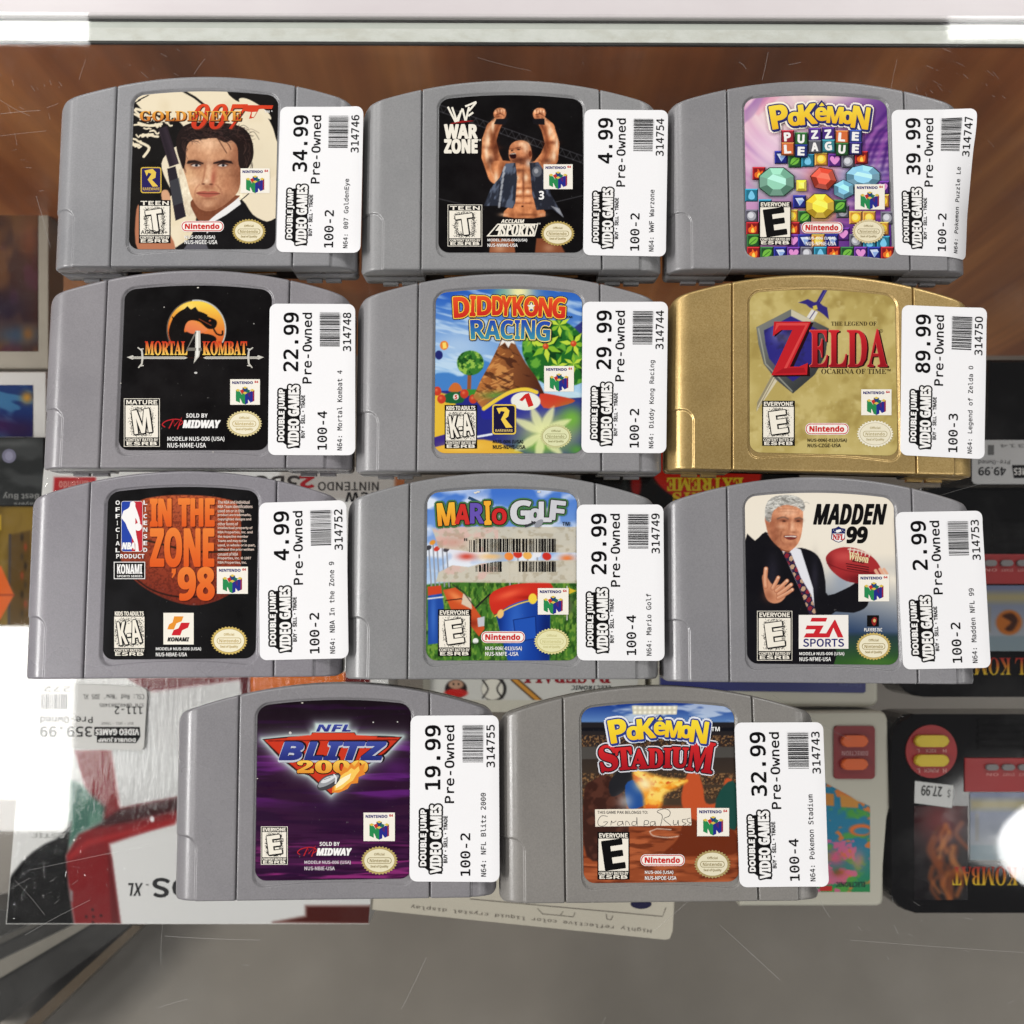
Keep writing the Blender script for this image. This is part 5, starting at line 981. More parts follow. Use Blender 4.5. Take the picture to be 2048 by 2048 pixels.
t = part(c, 'title'); NB = ((64, 78, 160), (40, 48, 122))
t.text('NFL', (832, 254, 1026, 292), (210, 214, 226), 'J', bold=5); t.text('NFL', (832, 254, 1026, 292), NB, 'J', bold=2)
t.text('BLITZ', (626, 356, 1234, 456), (30, 20, 26), 'J', bold=14, n=12); t.text('BLITZ', (620, 360, 1228, 460), (196, 198, 208), 'J', bold=9, n=12); t.text('BLITZ', (622, 354, 1228, 452), NB, 'J', bold=5)
t.text('2000', (726, 462, 1122, 528), (60, 24, 14), 'S', bold=8, n=12); t.text('2000', (726, 460, 1122, 526), ((250, 206, 90), (230, 150, 50)), 'S', bold=4)
FO, FI, FW = [(925, 600), (945, 545), (975, 520), (985, 490), (1010, 505), (1030, 470), (1048, 492), (1075, 455), (1080, 488), (1112, 470), (1098, 512), (1110, 535), (1072, 552), (1068, 585), (1030, 590), (1010, 618), (960, 640), (920, 640)], [(935, 600), (958, 555), (990, 530), (1010, 520), (1030, 500), (1048, 510), (1072, 490), (1078, 515), (1058, 540), (1040, 570), (1010, 590), (975, 620), (935, 628)], [(940, 600), (965, 565), (1000, 545), (1030, 530), (1020, 560), (985, 590), (945, 615)]
t.poly(FO, ((232, 140, 50))); t.poly(FI, (252, 206, 96)); t.poly(FW, (255, 244, 200))
BL_ = [(836, 606), (852, 572), (884, 546), (926, 534), (968, 536), (960, 572), (930, 604), (888, 624), (850, 626)]
t.poly(BL_, (70, 70, 74), 4); t.poly([(842, 600), (858, 572), (888, 550), (926, 540), (958, 542), (950, 562), (918, 586), (880, 604), (850, 610)], (156, 158, 162), 4); t.poly([(856, 582), (882, 558), (918, 546), (942, 548), (920, 566), (884, 584)], (220, 222, 224), 4); t.line([(930, 536), (944, 556), (940, 590)], 9, (236, 236, 236), 4); t.line([(876, 566), (912, 552)], 3, (90, 90, 94))
v = c.vec
for x, y, r in ((683, 301, 8), (1155, 240, 4), (1293, 238, 4)): v.ell(x, y, r, r, (206, 202, 198))
def midway2(): midway(c, 732, 918, .93)
chips(c, ((752, 130, 7), (910, 1152, 6), (497, 560, 5), (1364, 620, 5))); midway2(); rating(c, 520, 835, 666, 1046, 'EVERYONE', 'E'); console_mark(c, 1100, 753, 1278, 915); seal(c, 1190, 1025, 105, 82, (190, 168, 106), (140, 120, 70), (236, 228, 196))
codes(c, [('MODEL# NUS-006 (USA)', (765, 1025, 1027, 1048)), ('NUS-NBIE-USA', (765, 1060, 936, 1080))], (226, 214, 222)); finish(c)
sticker(c, ((1367, 203), (1868, 200), (1873, 1148), (1360, 1145)), '19.99', '100-2', '314755', 'N64: NFL Blitz 2000')

# ---- 11 stadium
c = cartridge(990, 1360, .05633, -.09791, .42, 'beige-grey game cartridge whose stadium label has a handwritten name strip', (143, 139, 138))
p = c.paint; p.gr(900, 140, 900, 260, (28, 60, 140), (110, 150, 200)); p.nz(150, 40, (220, 230, 240), .5, .66, .7, p.Y < 270, 71)
p.gr(900, 240, 900, 620, (34, 32, 36), (70, 56, 44), p.pm([(480, 240), (1400, 240), (1400, 800), (480, 800)], 8))
for y in (345, 560, 640): mk = p.pm([(480, y-30), (1400, y-30), (1400, y+34), (480, y+34)], 6); p.nz(9, 9, (150, 110, 70), .48, .6, .8, mk, 72+y, 2); p.nz(8, 8, (60, 40, 30), .52, .62, .7, mk, 73+y, 2)
p.pg([(480, 380), (1400, 380), (1400, 440), (480, 450)], (84, 82, 78), 6, .8); p.pg([(480, 270), (1400, 270), (1400, 290), (480, 290)], (20, 20, 26), 6)
p.rectm = p.pm([(778, 146), (1038, 146), (1032, 196), (784, 196)], 4); p.ap(p.rectm, (206, 200, 176))
for i in range(9):
    for j in range(2): p.gl(796+i*28, 158+j*26, 11, 10, (255, 252, 232), 1)
p.pg([(480, 720), (1400, 720), (1400, 1180), (480, 1180)], (150, 74, 42), 30); mk = p.pm([(480, 720), (1400, 720), (1400, 1180), (480, 1180)], 30); p.nz(160, 24, (186, 100, 60), .5, .68, .8, mk, 80); p.nz(120, 18, (96, 42, 24), .54, .7, .8, mk, 81)
p.ln([(880, 860), (920, 845), (1000, 850)], 6, (226, 206, 190), 5, .8); p.ln([(880, 862), (900, 885), (980, 895), (1060, 885)], 6, (226, 206, 190), 5, .8, sm=4)
# flame between two plain rocks
p.pg([(505, 640), (560, 570), (640, 540), (700, 600), (740, 700), (760, 860), (700, 1000), (520, 1000)], (60, 34, 28), 10, sm=4); p.nz(50, 50, (96, 56, 44), .5, .66, .7, p.pm([(505, 640), (560, 570), (640, 540), (700, 600), (740, 700), (760, 860), (700, 1000), (520, 1000)], 10, 4), 82)
p.pg([(650, 580), (720, 500), (780, 500), (780, 560), (720, 640), (660, 660)], (36, 36, 40), 6, sm=3); p.pg([(740, 600), (800, 570), (860, 640), (870, 690), (830, 720), (760, 730)], (34, 78, 150), 6, sm=3); p.gl(740, 690, 50, 50, (206, 206, 206), .6)
p.pg([(1040, 900), (960, 980), (1000, 1000), (1200, 1000), (1380, 980), (1360, 860), (1240, 780), (1100, 740)], (110, 46, 24), 10, sm=4); p.pg([(1090, 540), (1140, 500), (1180, 600), (1200, 700), (1280, 680), (1310, 560), (1370, 600), (1370, 760), (1150, 800), (1060, 700)], (196, 84, 44), 10, sm=4); p.pg([(1300, 600), (1370, 590), (1375, 830), (1320, 830), (1250, 720)], (30, 74, 66), 8, sm=3)
FL = [(790, 500), (840, 520), (900, 540), (980, 560), (1090, 570), (1040, 610), (960, 650), (940, 720), (860, 740), (840, 650), (790, 560)]
mk = p.pm(FL, 24, 4); p.ap(mk, (244, 150, 40)); p.nz(50, 40, (255, 220, 110), .42, .6, .95, mk, 83, rot=.3); p.nz(40, 30, (206, 70, 24), .58, .7, .8, mk, 84, rot=.3); p.gl(850, 590, 60, 50, (255, 244, 190), .9); p.gl(900, 690, 50, 30, (255, 206, 90), .8); p.ln([(1090, 572), (1000, 590), (930, 620)], 12, (250, 190, 70), 10, .8, sm=4)
t = part(c, 'title')
def shiftL(L, dx, dy): return [(ch, (b[0]+dx, b[1]+dy, b[2]+dx, b[3]+dy), r) for ch, b, r in L]
ST = [('S', (596, 372, 690, 514), -10), ('T', (690, 386, 776, 506), -5), ('A', (772, 394, 866, 500), -2), ('D', (872, 392, 952, 496), 0), ('I', (960, 390, 1000, 494), 1), ('U', (1006, 386, 1094, 494), 3), ('M', (1096, 352, 1240, 518), 8)]
for ow, col in ((19, (226, 226, 232)), (12, (30, 24, 34))):
    for ch, b, r in ST: t.text(ch, b, col, 'S', bold=ow, rot=r, n=12)
for ch, b, r in ST: t.text(ch, b, ((214, 44, 46), (170, 24, 34)), 'S', bold=5, rot=r)
bubble_title(t, shiftL(PK, 24, -12), (44, 62, 140), ((252, 226, 60), (246, 200, 40)), 11, (232, 236, 246)); t.text('TM', (1228, 266, 1276, 290), WHT, 'H')
n = part(c, 'name_strip'); n.poly([(568, 735), (1112, 728), (1116, 826), (570, 833)], (240, 230, 212)); n.text('THIS GAME PAK BELONGS TO:', (582, 744, 868, 760), (40, 36, 36), 'N', bold=.5)
INK = (70, 64, 64)
for q in ([(640, 775), (605, 772), (585, 800), (590, 826), (620, 828), (640, 806), (615, 808)], [(658, 826), (662, 800), (668, 812), (690, 800)], [(722, 804), (700, 806), (698, 826), (722, 818), (724, 800), (730, 826)], [(742, 826), (744, 802), (758, 808), (766, 826)], [(800, 804), (780, 806), (780, 826), (802, 820), (806, 780), (808, 828)], [(846, 834), (850, 800), (872, 802), (868, 820), (848, 820)], [(906, 804), (884, 808), (884, 828), (906, 820), (908, 802), (914, 830)], [(940, 830), (950, 770), (920, 748), (960, 732), (992, 744), (990, 772), (958, 790), (1000, 826)], [(1014, 796), (1014, 820), (1034, 818), (1040, 796), (1042, 826)], [(1086, 790), (1064, 794), (1068, 808), (1086, 816), (1066, 826)], [(1110, 784), (1092, 790), (1096, 806), (1112, 812), (1094, 824)]): n.line(q, 3.2, INK, 4)
rating(c, 582, 864, 764, 1134, 'EVERYONE', 'E', 'solid', border=False); console_mark(c, 1148, 727, 1330, 887); pill(c, 830, 993, 1075, 1053); seal(c, 1235, 1046, 105, 82, (176, 156, 104), (140, 122, 74), (234, 226, 196))
codes(c, [('NUS-006 (USA)', (852, 1082, 1012, 1104)), ('NUS-NPOE-USA', (852, 1114, 1030, 1135))]); finish(c)
sticker(c, ((1360, 242), (1865, 240), (1898, 1172), (1390, 1178)), '32.99', '100-4', '314743', 'N64: Pokemon Stadium')
# ================================================================ what lies under the glass
def item(name, px, py, z, label, cat, group=None):
    x, y, _ = P3(px, py, z); o = empty(name, (x, y, z), label=label, cat=cat, group=group); return o
def under(root, o): o.parent = root; o.location = -root.location; return o
def vpx(z): return Vec(lambda P: np.stack(unproj(P[:, 0], P[:, 1], z), -1))
def print_panel(root, name, x0, y0, x1, y1, z, nu, nv, fn, quad=None, mat=None, shape=None):
    U, V = np.meshgrid(np.linspace(0, 1, nu), np.linspace(0, 1, nv), indexing='ij')
    q = [np.array(k, float) for k in (quad or ((x0, y0), (x1, y0), (x1, y1), (x0, y1)))]
    X = (q[0][0]*(1-U)+q[1][0]*U)*(1-V)+(q[3][0]*(1-U)+q[2][0]*U)*V; Y = (q[0][1]*(1-U)+q[1][1]*U)*(1-V)+(q[3][1]*(1-U)+q[2][1]*U)*V
    P = Paint(X.ravel(), Y.ravel()); fn(P); idx = np.arange(nu*nv).reshape(nu, nv)
    F = np.stack([idx[:-1, :-1], idx[:-1, 1:], idx[1:, 1:], idx[1:, :-1]], -1).reshape(-1, 4)
    wx, wy = unproj(X.ravel(), Y.ravel(), z)
    if shape is not None: F = F[[bool(shape(X.ravel()[f].mean(), Y.ravel()[f].mean())) for f in F]]
    return under(root, mesh_obj(name, np.column_stack([wx, wy, np.full(len(wx), z)]), F.tolist(), mat or M_GLOSSPRINT, cols=alb(np.clip(P.c, 0, 255))))
M_GLOSSPRINT = make_print('glossy_card', .14, .12, .25)
M_BLACKPL = simple('black_plastic', (14, 13, 16), .05, 0, .3, .1, 40)
M_OFFW = simple('offwhite_plastic', (206, 202, 186), .42, 0, .4, .05, 30)
M_REDPL = simple('red_plastic', (172, 40, 42), .4, 0, .4)
M_DKRED = simple('maroon_plastic', (140, 32, 38), .4)
M_ORPL = simple('orange_plastic', (236, 104, 40), .4)
M_YEPL = simple('yellow_plastic', (230, 200, 44), .4)
M_GRPL = simple('grey_rubber', (140, 136, 136), .6)
M_CARD = simple('white_card', (214, 206, 188), .6, 0, .3, .06, 40)
M_BOARD = simple('worn_board_edge', (104, 84, 50), .8, 0, .2, .35, 200)
M_DIMCARD = simple('dimmed_card', (176, 168, 152), .55)  # white frame card with the dimming of haze in its colour
M_GOLDBOX = simple('mustard_card', (134, 106, 40), .4)
M_WHITECARD = simple('bright_card', (236, 234, 230), .4, 0, .35, .03)
def pxrr(x0, y0, x1, y1, r): return rr(x0, y0, x1, y1, r)

# ---- console carton
Z = -.165
b = item('console_carton', 400, 1400, Z, 'white console carton printed with a red folding handheld, under the glass at lower left', 'box')
under(b, slab_px('carton', [(88, 935), (812, 935), (738, 1848), (12, 1848)], Z, ZD, M_WHITECARD))
k = 2.4214
def cq(*pts): return [(x/k, 1250+y/k) for x, y in pts]
def paint_carton(p):
    p.f((242, 241, 238)); p.nz(300, 300, (249, 248, 246), .4, .7, .8, seed=91)
    p.pg(cq((535, 600), (1400, 560), (1400, 800), (845, 838), (585, 890)), (226, 226, 225), 10); p.pg(cq((520, 1062), (845, 1000), (1480, 1000), (1480, 1400), (1340, 1430), (582, 1445)), (246, 245, 243), 10)
    p.pg(cq((620, 255), (1190, 252), (1190, 262), (1000, 290), (740, 325), (690, 300)), (120, 32, 36), 8); p.pg(cq((740, 325), (1000, 290), (1190, 268), (1180, 330), (860, 430), (880, 600), (560, 600), (545, 615)), (222, 221, 220), 12)
    p.pg(cq((365, 612), (535, 608), (580, 888), (845, 838), (1500, 720), (1500, 880), (845, 955), (530, 1060), (582, 1450), (360, 1450), (318, 1180), (320, 1110), (380, 1010), (500, 960), (420, 800)), (138, 28, 32), 8)
    p.pg(cq((585, 890), (845, 838), (1500, 720), (1500, 800), (845, 900), (600, 960), (440, 985), (520, 930)), (60, 16, 20), 10)
    p.pg(cq((325, 1120), (420, 1040), (845, 935), (845, 965), (430, 1070), (340, 1140)), (170, 40, 42), 8); p.pg(cq((540, 1130), (582, 1448), (540, 1448), (520, 1080)), (110, 26, 30), 8)
    p.pg(cq((345, 760), (380, 770), (510, 880), (500, 950), (380, 1010), (320, 1100), (345, 950)), (66, 116, 100), 12); p.nz(14, 40, (120, 160, 140), .5, .7, .6, p.pm(cq((345, 760), (380, 770), (510, 880), (500, 950), (380, 1010), (320, 1100)), 10), 92)
    p.pg(cq((-20, 1345), (20, 1270), (60, 1205), (108, 1145), (160, 1098), (215, 1062), (272, 1036), (310, 1000), (345, 950), (330, 1080), (318, 1120), (330, 1260), (358, 1452), (-20, 1452)), (8, 8, 8), 5); p.pg(cq((340, 1280), (352, 1290), (352, 1340), (342, 1330)), (150, 150, 150), 5)
    for x, y in ((448, 1378), (418, 1412), (452, 1412), (490, 1408), (450, 1440)): p.el(x/k, 1250+y/k, 3, 3, (60, 16, 18), soft=2)
    p.pg(cq((1320, 1440), (1480, 1410), (1480, 1360), (1800, 1360), (1800, 1450)), (84, 22, 14), 8); p.el(736/k, 1250+940/k, 4, 6, (250, 246, 244), soft=2)
    p.pg([(496, 1345), (700, 1345), (690, 1372), (500, 1392)], (236, 120, 40), 4); p.pg([(478, 1345), (500, 1345), (502, 1395), (484, 1395)], (96, 22, 30), 3); p.pg([(690, 1345), (740, 1345), (740, 1400), (690, 1372)], (110, 30, 30), 3)
    p.pg([(560, 930), (815, 930), (810, 1000), (560, 1000)], (196, 190, 184), 10); p.pg([(790, 930), (820, 930), (815, 1010), (790, 1010)], (170, 100, 60), 8)
    p.rr = p.pg([(108, 954), (192, 954), (190, 990), (106, 990)], (196, 44, 48), 3)
print_panel(b, 'front_print', 0, 0, 0, 0, Z+.0002, 250, 320, paint_carton, quad=((89, 936), (811, 936), (737, 1847), (13, 1847)))
v = vpx(Z+.0003)
v.text('XL', (256, 1766, 286, 1792), (40, 40, 42), 'J', rot=180, shear=0); v.text('TM', (292, 1768, 298, 1771), (60, 60, 60), 'H', rot=180); v.text('3DS', (306, 1757, 420, 1794), (44, 44, 46), 'N', bold=1.6, rot=180)
v.text('NINTENDO', (636, 964, 757, 981), (60, 56, 56), 'N', rot=180, bold=.5); v.text('3DS', (508, 952, 600, 982), (60, 56, 56), 'N', bold=1.2, rot=180); v.text('2', (600, 952, 628, 976), (170, 36, 44), 'J', bold=1, rot=180); v.text('new', (690, 984, 760, 1004), (30, 28, 30), 'H', rot=180)
v.text('Nintendo', (118, 962, 182, 980), (232, 150, 140), 'H', rot=180)
v.text('ASTIC', (62, 1666, 132, 1676), (190, 190, 186), 'H', rot=180); v.text('INTERNAL', (62, 1644, 136, 1654), (196, 196, 192), 'N', rot=180)
under(b, v.build('lettering', 0, M_INK, None)) if False else None
def vbuild(root, name, v, z, mat=None):
    o = v.build(name, z, mat or M_INK, None); return under(root, o)
vbuild(b, 'lettering', v, Z+.0003)
pw = N('plastic_wrap'); pw.t.nodes.remove(pw.b); t1 = pw.n('ShaderNodeBsdfTransparent'); g1 = pw.n('ShaderNodeBsdfGlossy'); g1.inputs['Roughness'].default_value = .06; bp = pw.n('ShaderNodeBump'); bp.inputs['Strength'].default_value = .35; bp.inputs['Distance'].default_value = .0012
pw.l(pw.noise(1, 4, .6, pw.coord(420, 40, 1)), bp.inputs['Height']); pw.l(bp.outputs[0], g1.inputs['Normal']); m1 = pw.n('ShaderNodeMixShader'); m1.inputs[0].default_value = .035; pw.l(t1.outputs[0], m1.inputs[1]); pw.l(g1.outputs[0], m1.inputs[2]); pw.l(m1.outputs[0], pw.out.inputs[0])
under(b, slab_px('plastic_wrap', [(90, 937), (810, 937), (736, 1846), (14, 1846)], Z+.0011, Z+.0009, pw.m))
# its price label (upside down from here)
st_ = under(b, slab_px('price_sticker', [(76, 1364), (284, 1374), (293, 1380), (294, 1390), (288, 1494), (282, 1501), (72, 1495), (64, 1488), (71, 1370)], Z+.00165, Z+.0015, simple('label_paper', (232, 230, 226), .5, 0, .3, .02)))
v = vpx(Z+.0017); DK = (40, 40, 40); u = 5.084
def cs(x0, y0, x1, y1): return (x0/u, 1200+y0/u, x1/u, 1200+y1/u)
v.poly([(x/u, 1200+y/u) for x, y in ((960, 1290), (1420, 1290), (1430, 1385), (1385, 1455), (985, 1450), (985, 1385), (955, 1375))], BLK)
v.text('VIDEO GAMES', cs(972, 1312, 1412, 1372), WHT, 'H', rot=180, bold=.4); v.text('DOUBLE JUMP', cs(1000, 1398, 1378, 1442), WHT, 'H', rot=180, bold=.3)
v.text('BUY · SELL · TRADE', cs(1030, 1242, 1355, 1268), DK, 'N', rot=180); v.text('359.99', cs(410, 1288, 935, 1390), DK, 'M', rot=180, bold=.5); v.text('Pre-Owned', cs(410, 1186, 942, 1252), DK, 'M', rot=180, bold=.3)
v.text('111-2', cs(1168, 1085, 1445, 1160), DK, 'M', rot=180, bold=.3); v.text('S/N QW402003405', cs(1012, 1046, 1462, 1088), DK, 'M', rot=180); v.text("CSL: Red 'New' 3DS XL", cs(842, 958, 1466, 1010), DK, 'M', rot=180); v.text('272', cs(450, 880, 715, 930), DK, 'M', rot=180)
rs = random.Random(2); a = 420
while a < 680: w_ = rs.choice([6, 10, 14]); v.rect(a/u, 1200+958/u, (a+w_)/u, 1200+1108/u, DK); a += w_+rs.choice([6, 9, 14])
o = vbuild(b, 'sticker_print', v, Z+.0017); o.parent = st_; o.location = (0, 0, 0)

# ---- picture cards at upper left
def card(px0, py0, px1, py1, z, th, label, frame, fn, in_, cat='game box', name='game_box', mat=M_DIMCARD):
    r = item(name, max(px0, 10), (py0+py1)/2, z, label, cat)
    under(r, slab_px('box_body', [(px0, py0), (px1, py0), (px1, py1), (px0, py1)], z, z-th, mat, bev=.0008))
    print_panel(r, 'cover_picture', in_[0], in_[1], in_[2], in_[3], z+.0002, 90, 120, fn, mat=M_GLOSSPRINT); return r
def pa(p):
    p.f((74, 44, 36)); p.nz(40, 60, (126, 84, 50), .5, .68, .8, seed=95); p.nz(30, 40, (92, 46, 60), .52, .7, .8, seed=96); p.gl(20, 380, 30, 80, (130, 92, 40), .7); p.gl(60, 480, 20, 40, (150, 80, 40), .7); p.gl(10, 620, 60, 50, (44, 36, 60), .8); p.gl(40, 670, 60, 24, (60, 84, 110), .9); p.gl(56, 668, 14, 16, (150, 100, 50), .9)
card(-90, 250, 98, 737, -.19, .02, 'white framed game box with a brown cover, painted dim, under the glass at upper left', None, pa, (-80, 270, 76, 703))  # dim look under haze is painted into frame and cover colours
def pb(p):
    p.f((30, 58, 120)); p.nz(50, 16, (70, 130, 176), .5, .66, .9, seed=97, rot=.3); p.gl(40, 860, 60, 30, (50, 24, 70), .9); p.gl(54, 795, 14, 14, (206, 150, 60), 1); p.gl(0, 850, 30, 20, (70, 30, 80), .8)
card(-90, 743, 93, 884, -.185, .02, 'white framed game box with a blue sea-coloured cover beside the dark case', None, pb, (-80, 770, 66, 874), mat=M_WHITECARD)
def pc(p):
    p.f((46, 48, 48)); p.nz(60, 30, (74, 76, 76), .5, .7, .8, seed=98); p.gl(20, 886, 60, 8, (110, 112, 112), .6)
r = card(-90, 874, 88, 1012, -.17, .015, 'dark grey plastic game case with a small round badge, at the left edge', None, pc, (-88, 876, 86, 1010), mat=M_BLACKPL)
v = vpx(-.1697); v.ell(18, 912, 14, 14, (126, 124, 146)); v.ell(18, 912, 8, 9, (150, 148, 170)); v.text('Best Buy', (6, 984, 78, 999), (128, 128, 126), 'H', rot=180); v.text('Players', (28, 1003, 80, 1011), (120, 120, 118), 'H', rot=180); vbuild(r, 'badge', v, -.1697)
def pd(p):
    p.f((112, 88, 30)); p.nz(30, 80, (140, 112, 44), .5, .7, .8, seed=99); p.pg([(20, 1070), (62, 1060), (62, 1250), (20, 1250)], (92, 68, 26), 6); p.ln([(20, 1070), (18, 1250)], 5, (70, 62, 60), 3)
    for i in range(9): p.gl(44+(i*7) % 14, 1075+i*19, 4, 9, [(30, 22, 16), (160, 60, 30), (60, 50, 40)][i % 3], .8)
    p.pg([(-80, 1030), (2, 1030), (2, 1060), (-80, 1060)], (206, 170, 40), 4); p.pg([(-80, 1125), (2, 1132), (28, 1190), (0, 1240), (-80, 1240)], (226, 104, 44), 4); p.ln([(-60, 1190), (28, 1190)], 3, (150, 60, 30), 3)
card(-90, 1012, 78, 1252, -.172, .03, 'mustard yellow game box with an orange arrow, left of the basketball cartridge', None, pd, (-88, 1014, 76, 1250), mat=M_GOLDBOX)

# ---- off-white handhelds
G_ = 'electronic handheld games under the glass'
Z = -.180
r = item('handheld_game', 1640, 1620, Z, 'off-white electronic handheld game with maroon pad and two orange buttons', 'handheld game', G_)
under(r, slab_px('body', [(1480, 1424), (1762, 1422), (1771, 1427), (1776, 1437), (1782, 1616), (1764, 1634), (1768, 1800), (1765, 1809), (1755, 1813), (1480, 1813)], Z, ZD, M_OFFW, bev=.0022))
pad = under(r, slab_px('button_pad', pxrr(1668, 1452, 1750, 1558, 6), Z+.0012, Z-.001, M_DKRED, bev=.0006))
for y0, y1 in ((1471, 1494), (1518, 1540)):
    o = under(r, slab_px('button', pxrr(1684, y0, 1737, y1, 10.5), Z+.004, Z+.001, M_ORPL, bev=.001)); o.parent = pad; o.location = (0, 0, 0)
v = vpx(Z+.0014); v.text('DIRECTION', (1684, 1502, 1736, 1511), (206, 160, 160), 'H', rot=180); o = vbuild(r, 'pad_lettering', v, Z+.0014); o.parent = pad; o.location = (0, 0, 0)
def pe(p):
    p.f((48, 132, 168)); p.gr(1700, 1690, 1700, 1790, (48, 132, 168), (52, 150, 80), p.Y > 1680); p.nz(26, 22, (90, 170, 70), .54, .66, .9, p.Y > 1600, 101); p.nz(20, 18, (240, 130, 60), .6, .68, .9, seed=102); p.nz(18, 18, (226, 110, 150), .62, .7, .9, p.Y > 1680, 103)
    p.pg([(1640, 1585), (1668, 1588), (1668, 1612), (1640, 1610)], (206, 140, 70), 3); p.pg([(1680, 1588), (1718, 1600), (1716, 1616), (1682, 1614)], (214, 150, 76), 3); p.el(1722, 1660, 24, 12, (236, 120, 60), soft=4); p.el(1724, 1662, 16, 7, (70, 140, 170), soft=3); p.gl(1672, 1715, 22, 20, (226, 90, 140), .9); p.gl(1676, 1745, 14, 10, (150, 90, 60), .9); p.gl(1716, 1720, 16, 24, (230, 140, 150), .7)
    p.pg([(1640, 1560), (1740, 1560), (1740, 1612), (1715, 1602), (1672, 1575)], (206, 202, 186), 2)
print_panel(r, 'art_panel', 1560, 1566, 1740, 1784, Z+.0002, 130, 150, pe, shape=lambda x, y: y > 1566+max(0, (x-1650))*.52)
v = vpx(Z+.0004); v.text('ELECTRONIC', (1672, 1764, 1730, 1774), (40, 40, 60), 'H', rot=180); v.rect(1640, 1772, 1664, 1782, (206, 50, 50)); vbuild(r, 'art_lettering', v, Z+.0004)
Z = -.186
r = item('handheld_game', 1560, 1372, Z, 'off-white electronic handheld game with a navy blue panel, half hidden below the football cartridge', 'handheld game', G_)
under(r, slab_px('body', [(1300, 1250), (1745, 1250), (1758, 1262), (1758, 1402), (1752, 1411), (1742, 1415), (1300, 1409)], Z, ZD, M_OFFW, bev=.003))
under(r, slab_px('panel', [(1320, 1270), (1732, 1270), (1732, 1383), (1728, 1386), (1320, 1380)], Z+.0008, Z-.001, simple('navy_panel', (44, 50, 118), .4), bev=.0004))
v = vpx(Z+.001); v.text('Electronic', (1676, 1366, 1722, 1375), (110, 116, 170), 'N', rot=180); vbuild(r, 'panel_lettering', v, Z+.001)
Z = -.184
r = item('handheld_game', 1060, 1390, Z, 'white electronic baseball handheld game, seen between the golf and stadium cartridges', 'handheld game', G_)
under(r, slab_px('body', pxrr(846, 1180, 1290, 1424, 14), Z, ZD, M_OFFW, bev=.002))
def pf(p):
    p.f((214, 213, 206)); p.el(912, 1378, 22, 19, (36, 26, 26), soft=3); p.el(912, 1386, 23, 9, (196, 44, 40), soft=3); p.el(912, 1369, 15, 9, (190, 150, 124), soft=3); p.el(907, 1368, 2, 2, (20, 20, 20), soft=1); p.el(917, 1368, 2, 2, (20, 20, 20), soft=1)
    p.el(988, 1378, 25, 25, (30, 28, 28), soft=3); p.el(985, 1378, 22, 22, (232, 228, 214), soft=3)
    for s in (-1, 1): p.ln([(985+s*20, 1360), (985+s*9, 1378), (985+s*20, 1396)], 3, (40, 36, 36), 2, sm=4)
    p.ln([(1028, 1358), (1078, 1402)], 13, (60, 40, 20), 3); p.ln([(1028, 1358), (1078, 1402)], 8, (214, 150, 60), 3)
print_panel(r, 'face_print', 860, 1300, 1276, 1400, Z+.0002, 200, 60, pf)
v = vpx(Z+.0004); v.text('BASEBALL', (1040, 1338, 1220, 1366), (150, 30, 40), 'S', rot=180, bold=1); v.text('ELECTRONIC', (1142, 1371, 1222, 1380), (50, 60, 64), 'J', rot=180); vbuild(r, 'face_lettering', v, Z+.0004)

# ---- black handhelds at right
def black_handheld(label, y0, y1, x0, strip, grey, screen, text_box, word, z=-.180, r_=44):
    r = item('handheld_game', x0+120, (y0+y1)/2, z, label, 'handheld game', G_)
    under(r, slab_px('body', pxrr(x0, y0, x0+560, y1, r_), z, ZD, M_BLACKPL, bev=.004))
    f = under(r, slab_px('control_strip', [(strip[0], strip[1]), (2300, strip[1]), (2300, strip[3]), (strip[0], strip[3])], z+.0012, z-.001, M_REDPL, bev=.0005))
    for i in range(8):
        o = under(r, slab_px('button', pxrr(grey[0]+32.5*i-13, grey[1]-6, grey[0]+32.5*i+12, grey[1]+6, 5.5), z+.003, z+.001, M_GRPL, bev=.0006)); o.parent = f; o.location = (0, 0, 0)
    v = vpx(z+.0014); 
    for i, s in enumerate(('ON', 'START', 'SELECT', 'SOUND')): v.text(s, (grey[0]+32.5*i-13, grey[1]+11, grey[0]+32.5*i+11, grey[1]+17), (226, 150, 146), 'H', rot=180)
    o = vbuild(r, 'strip_lettering', v, z+.0014); o.parent = f; o.location = (0, 0, 0)
    for i in range(5): under(r, slab_px('grille_ridge', pxrr(strip[0]+26, strip[1]-78+i*14, 2300, strip[1]-70+i*14, 3), z+.0016, z-.001, M_BLACKPL, bev=.0007))
    def ps(p):
        p.gr(0, screen[1], 0, screen[3], (120, 130, 160), (176, 180, 182)); p.pg([(screen[0], screen[1]+14), (2300, screen[1]+14), (2300, screen[1]+34), (screen[0], screen[1]+34)], (176, 164, 120), 14, .9); p.pg([(screen[0], screen[3]-30), (2300, screen[3]-30), (2300, screen[3]), (screen[0], screen[3])], (130, 150, 160), 4, .8); p.ln([(screen[0]+14, screen[1]+44), (screen[0]+14, screen[3]-40)], 5, (150, 146, 140), 4)
        if screen[1] < 1300:
            p.el(2018, 1245, 26, 25, (190, 110, 50), soft=5); p.pg([(2004, 1232), (2024, 1226), (2036, 1242), (2024, 1262), (2010, 1258), (2022, 1244)], (70, 40, 30), 5, sm=3)
    print_panel(r, 'screen', screen[0], screen[1], 2300, screen[3], z+.0004, 90, 60, ps, mat=M_GLOSSPRINT)
    v = vpx(z+.0004); v.text(word, text_box, ((226, 196, 50), (170, 40, 40)), 'S', rot=180); vbuild(r, 'title_lettering', v, z+.0004)
    return r, f
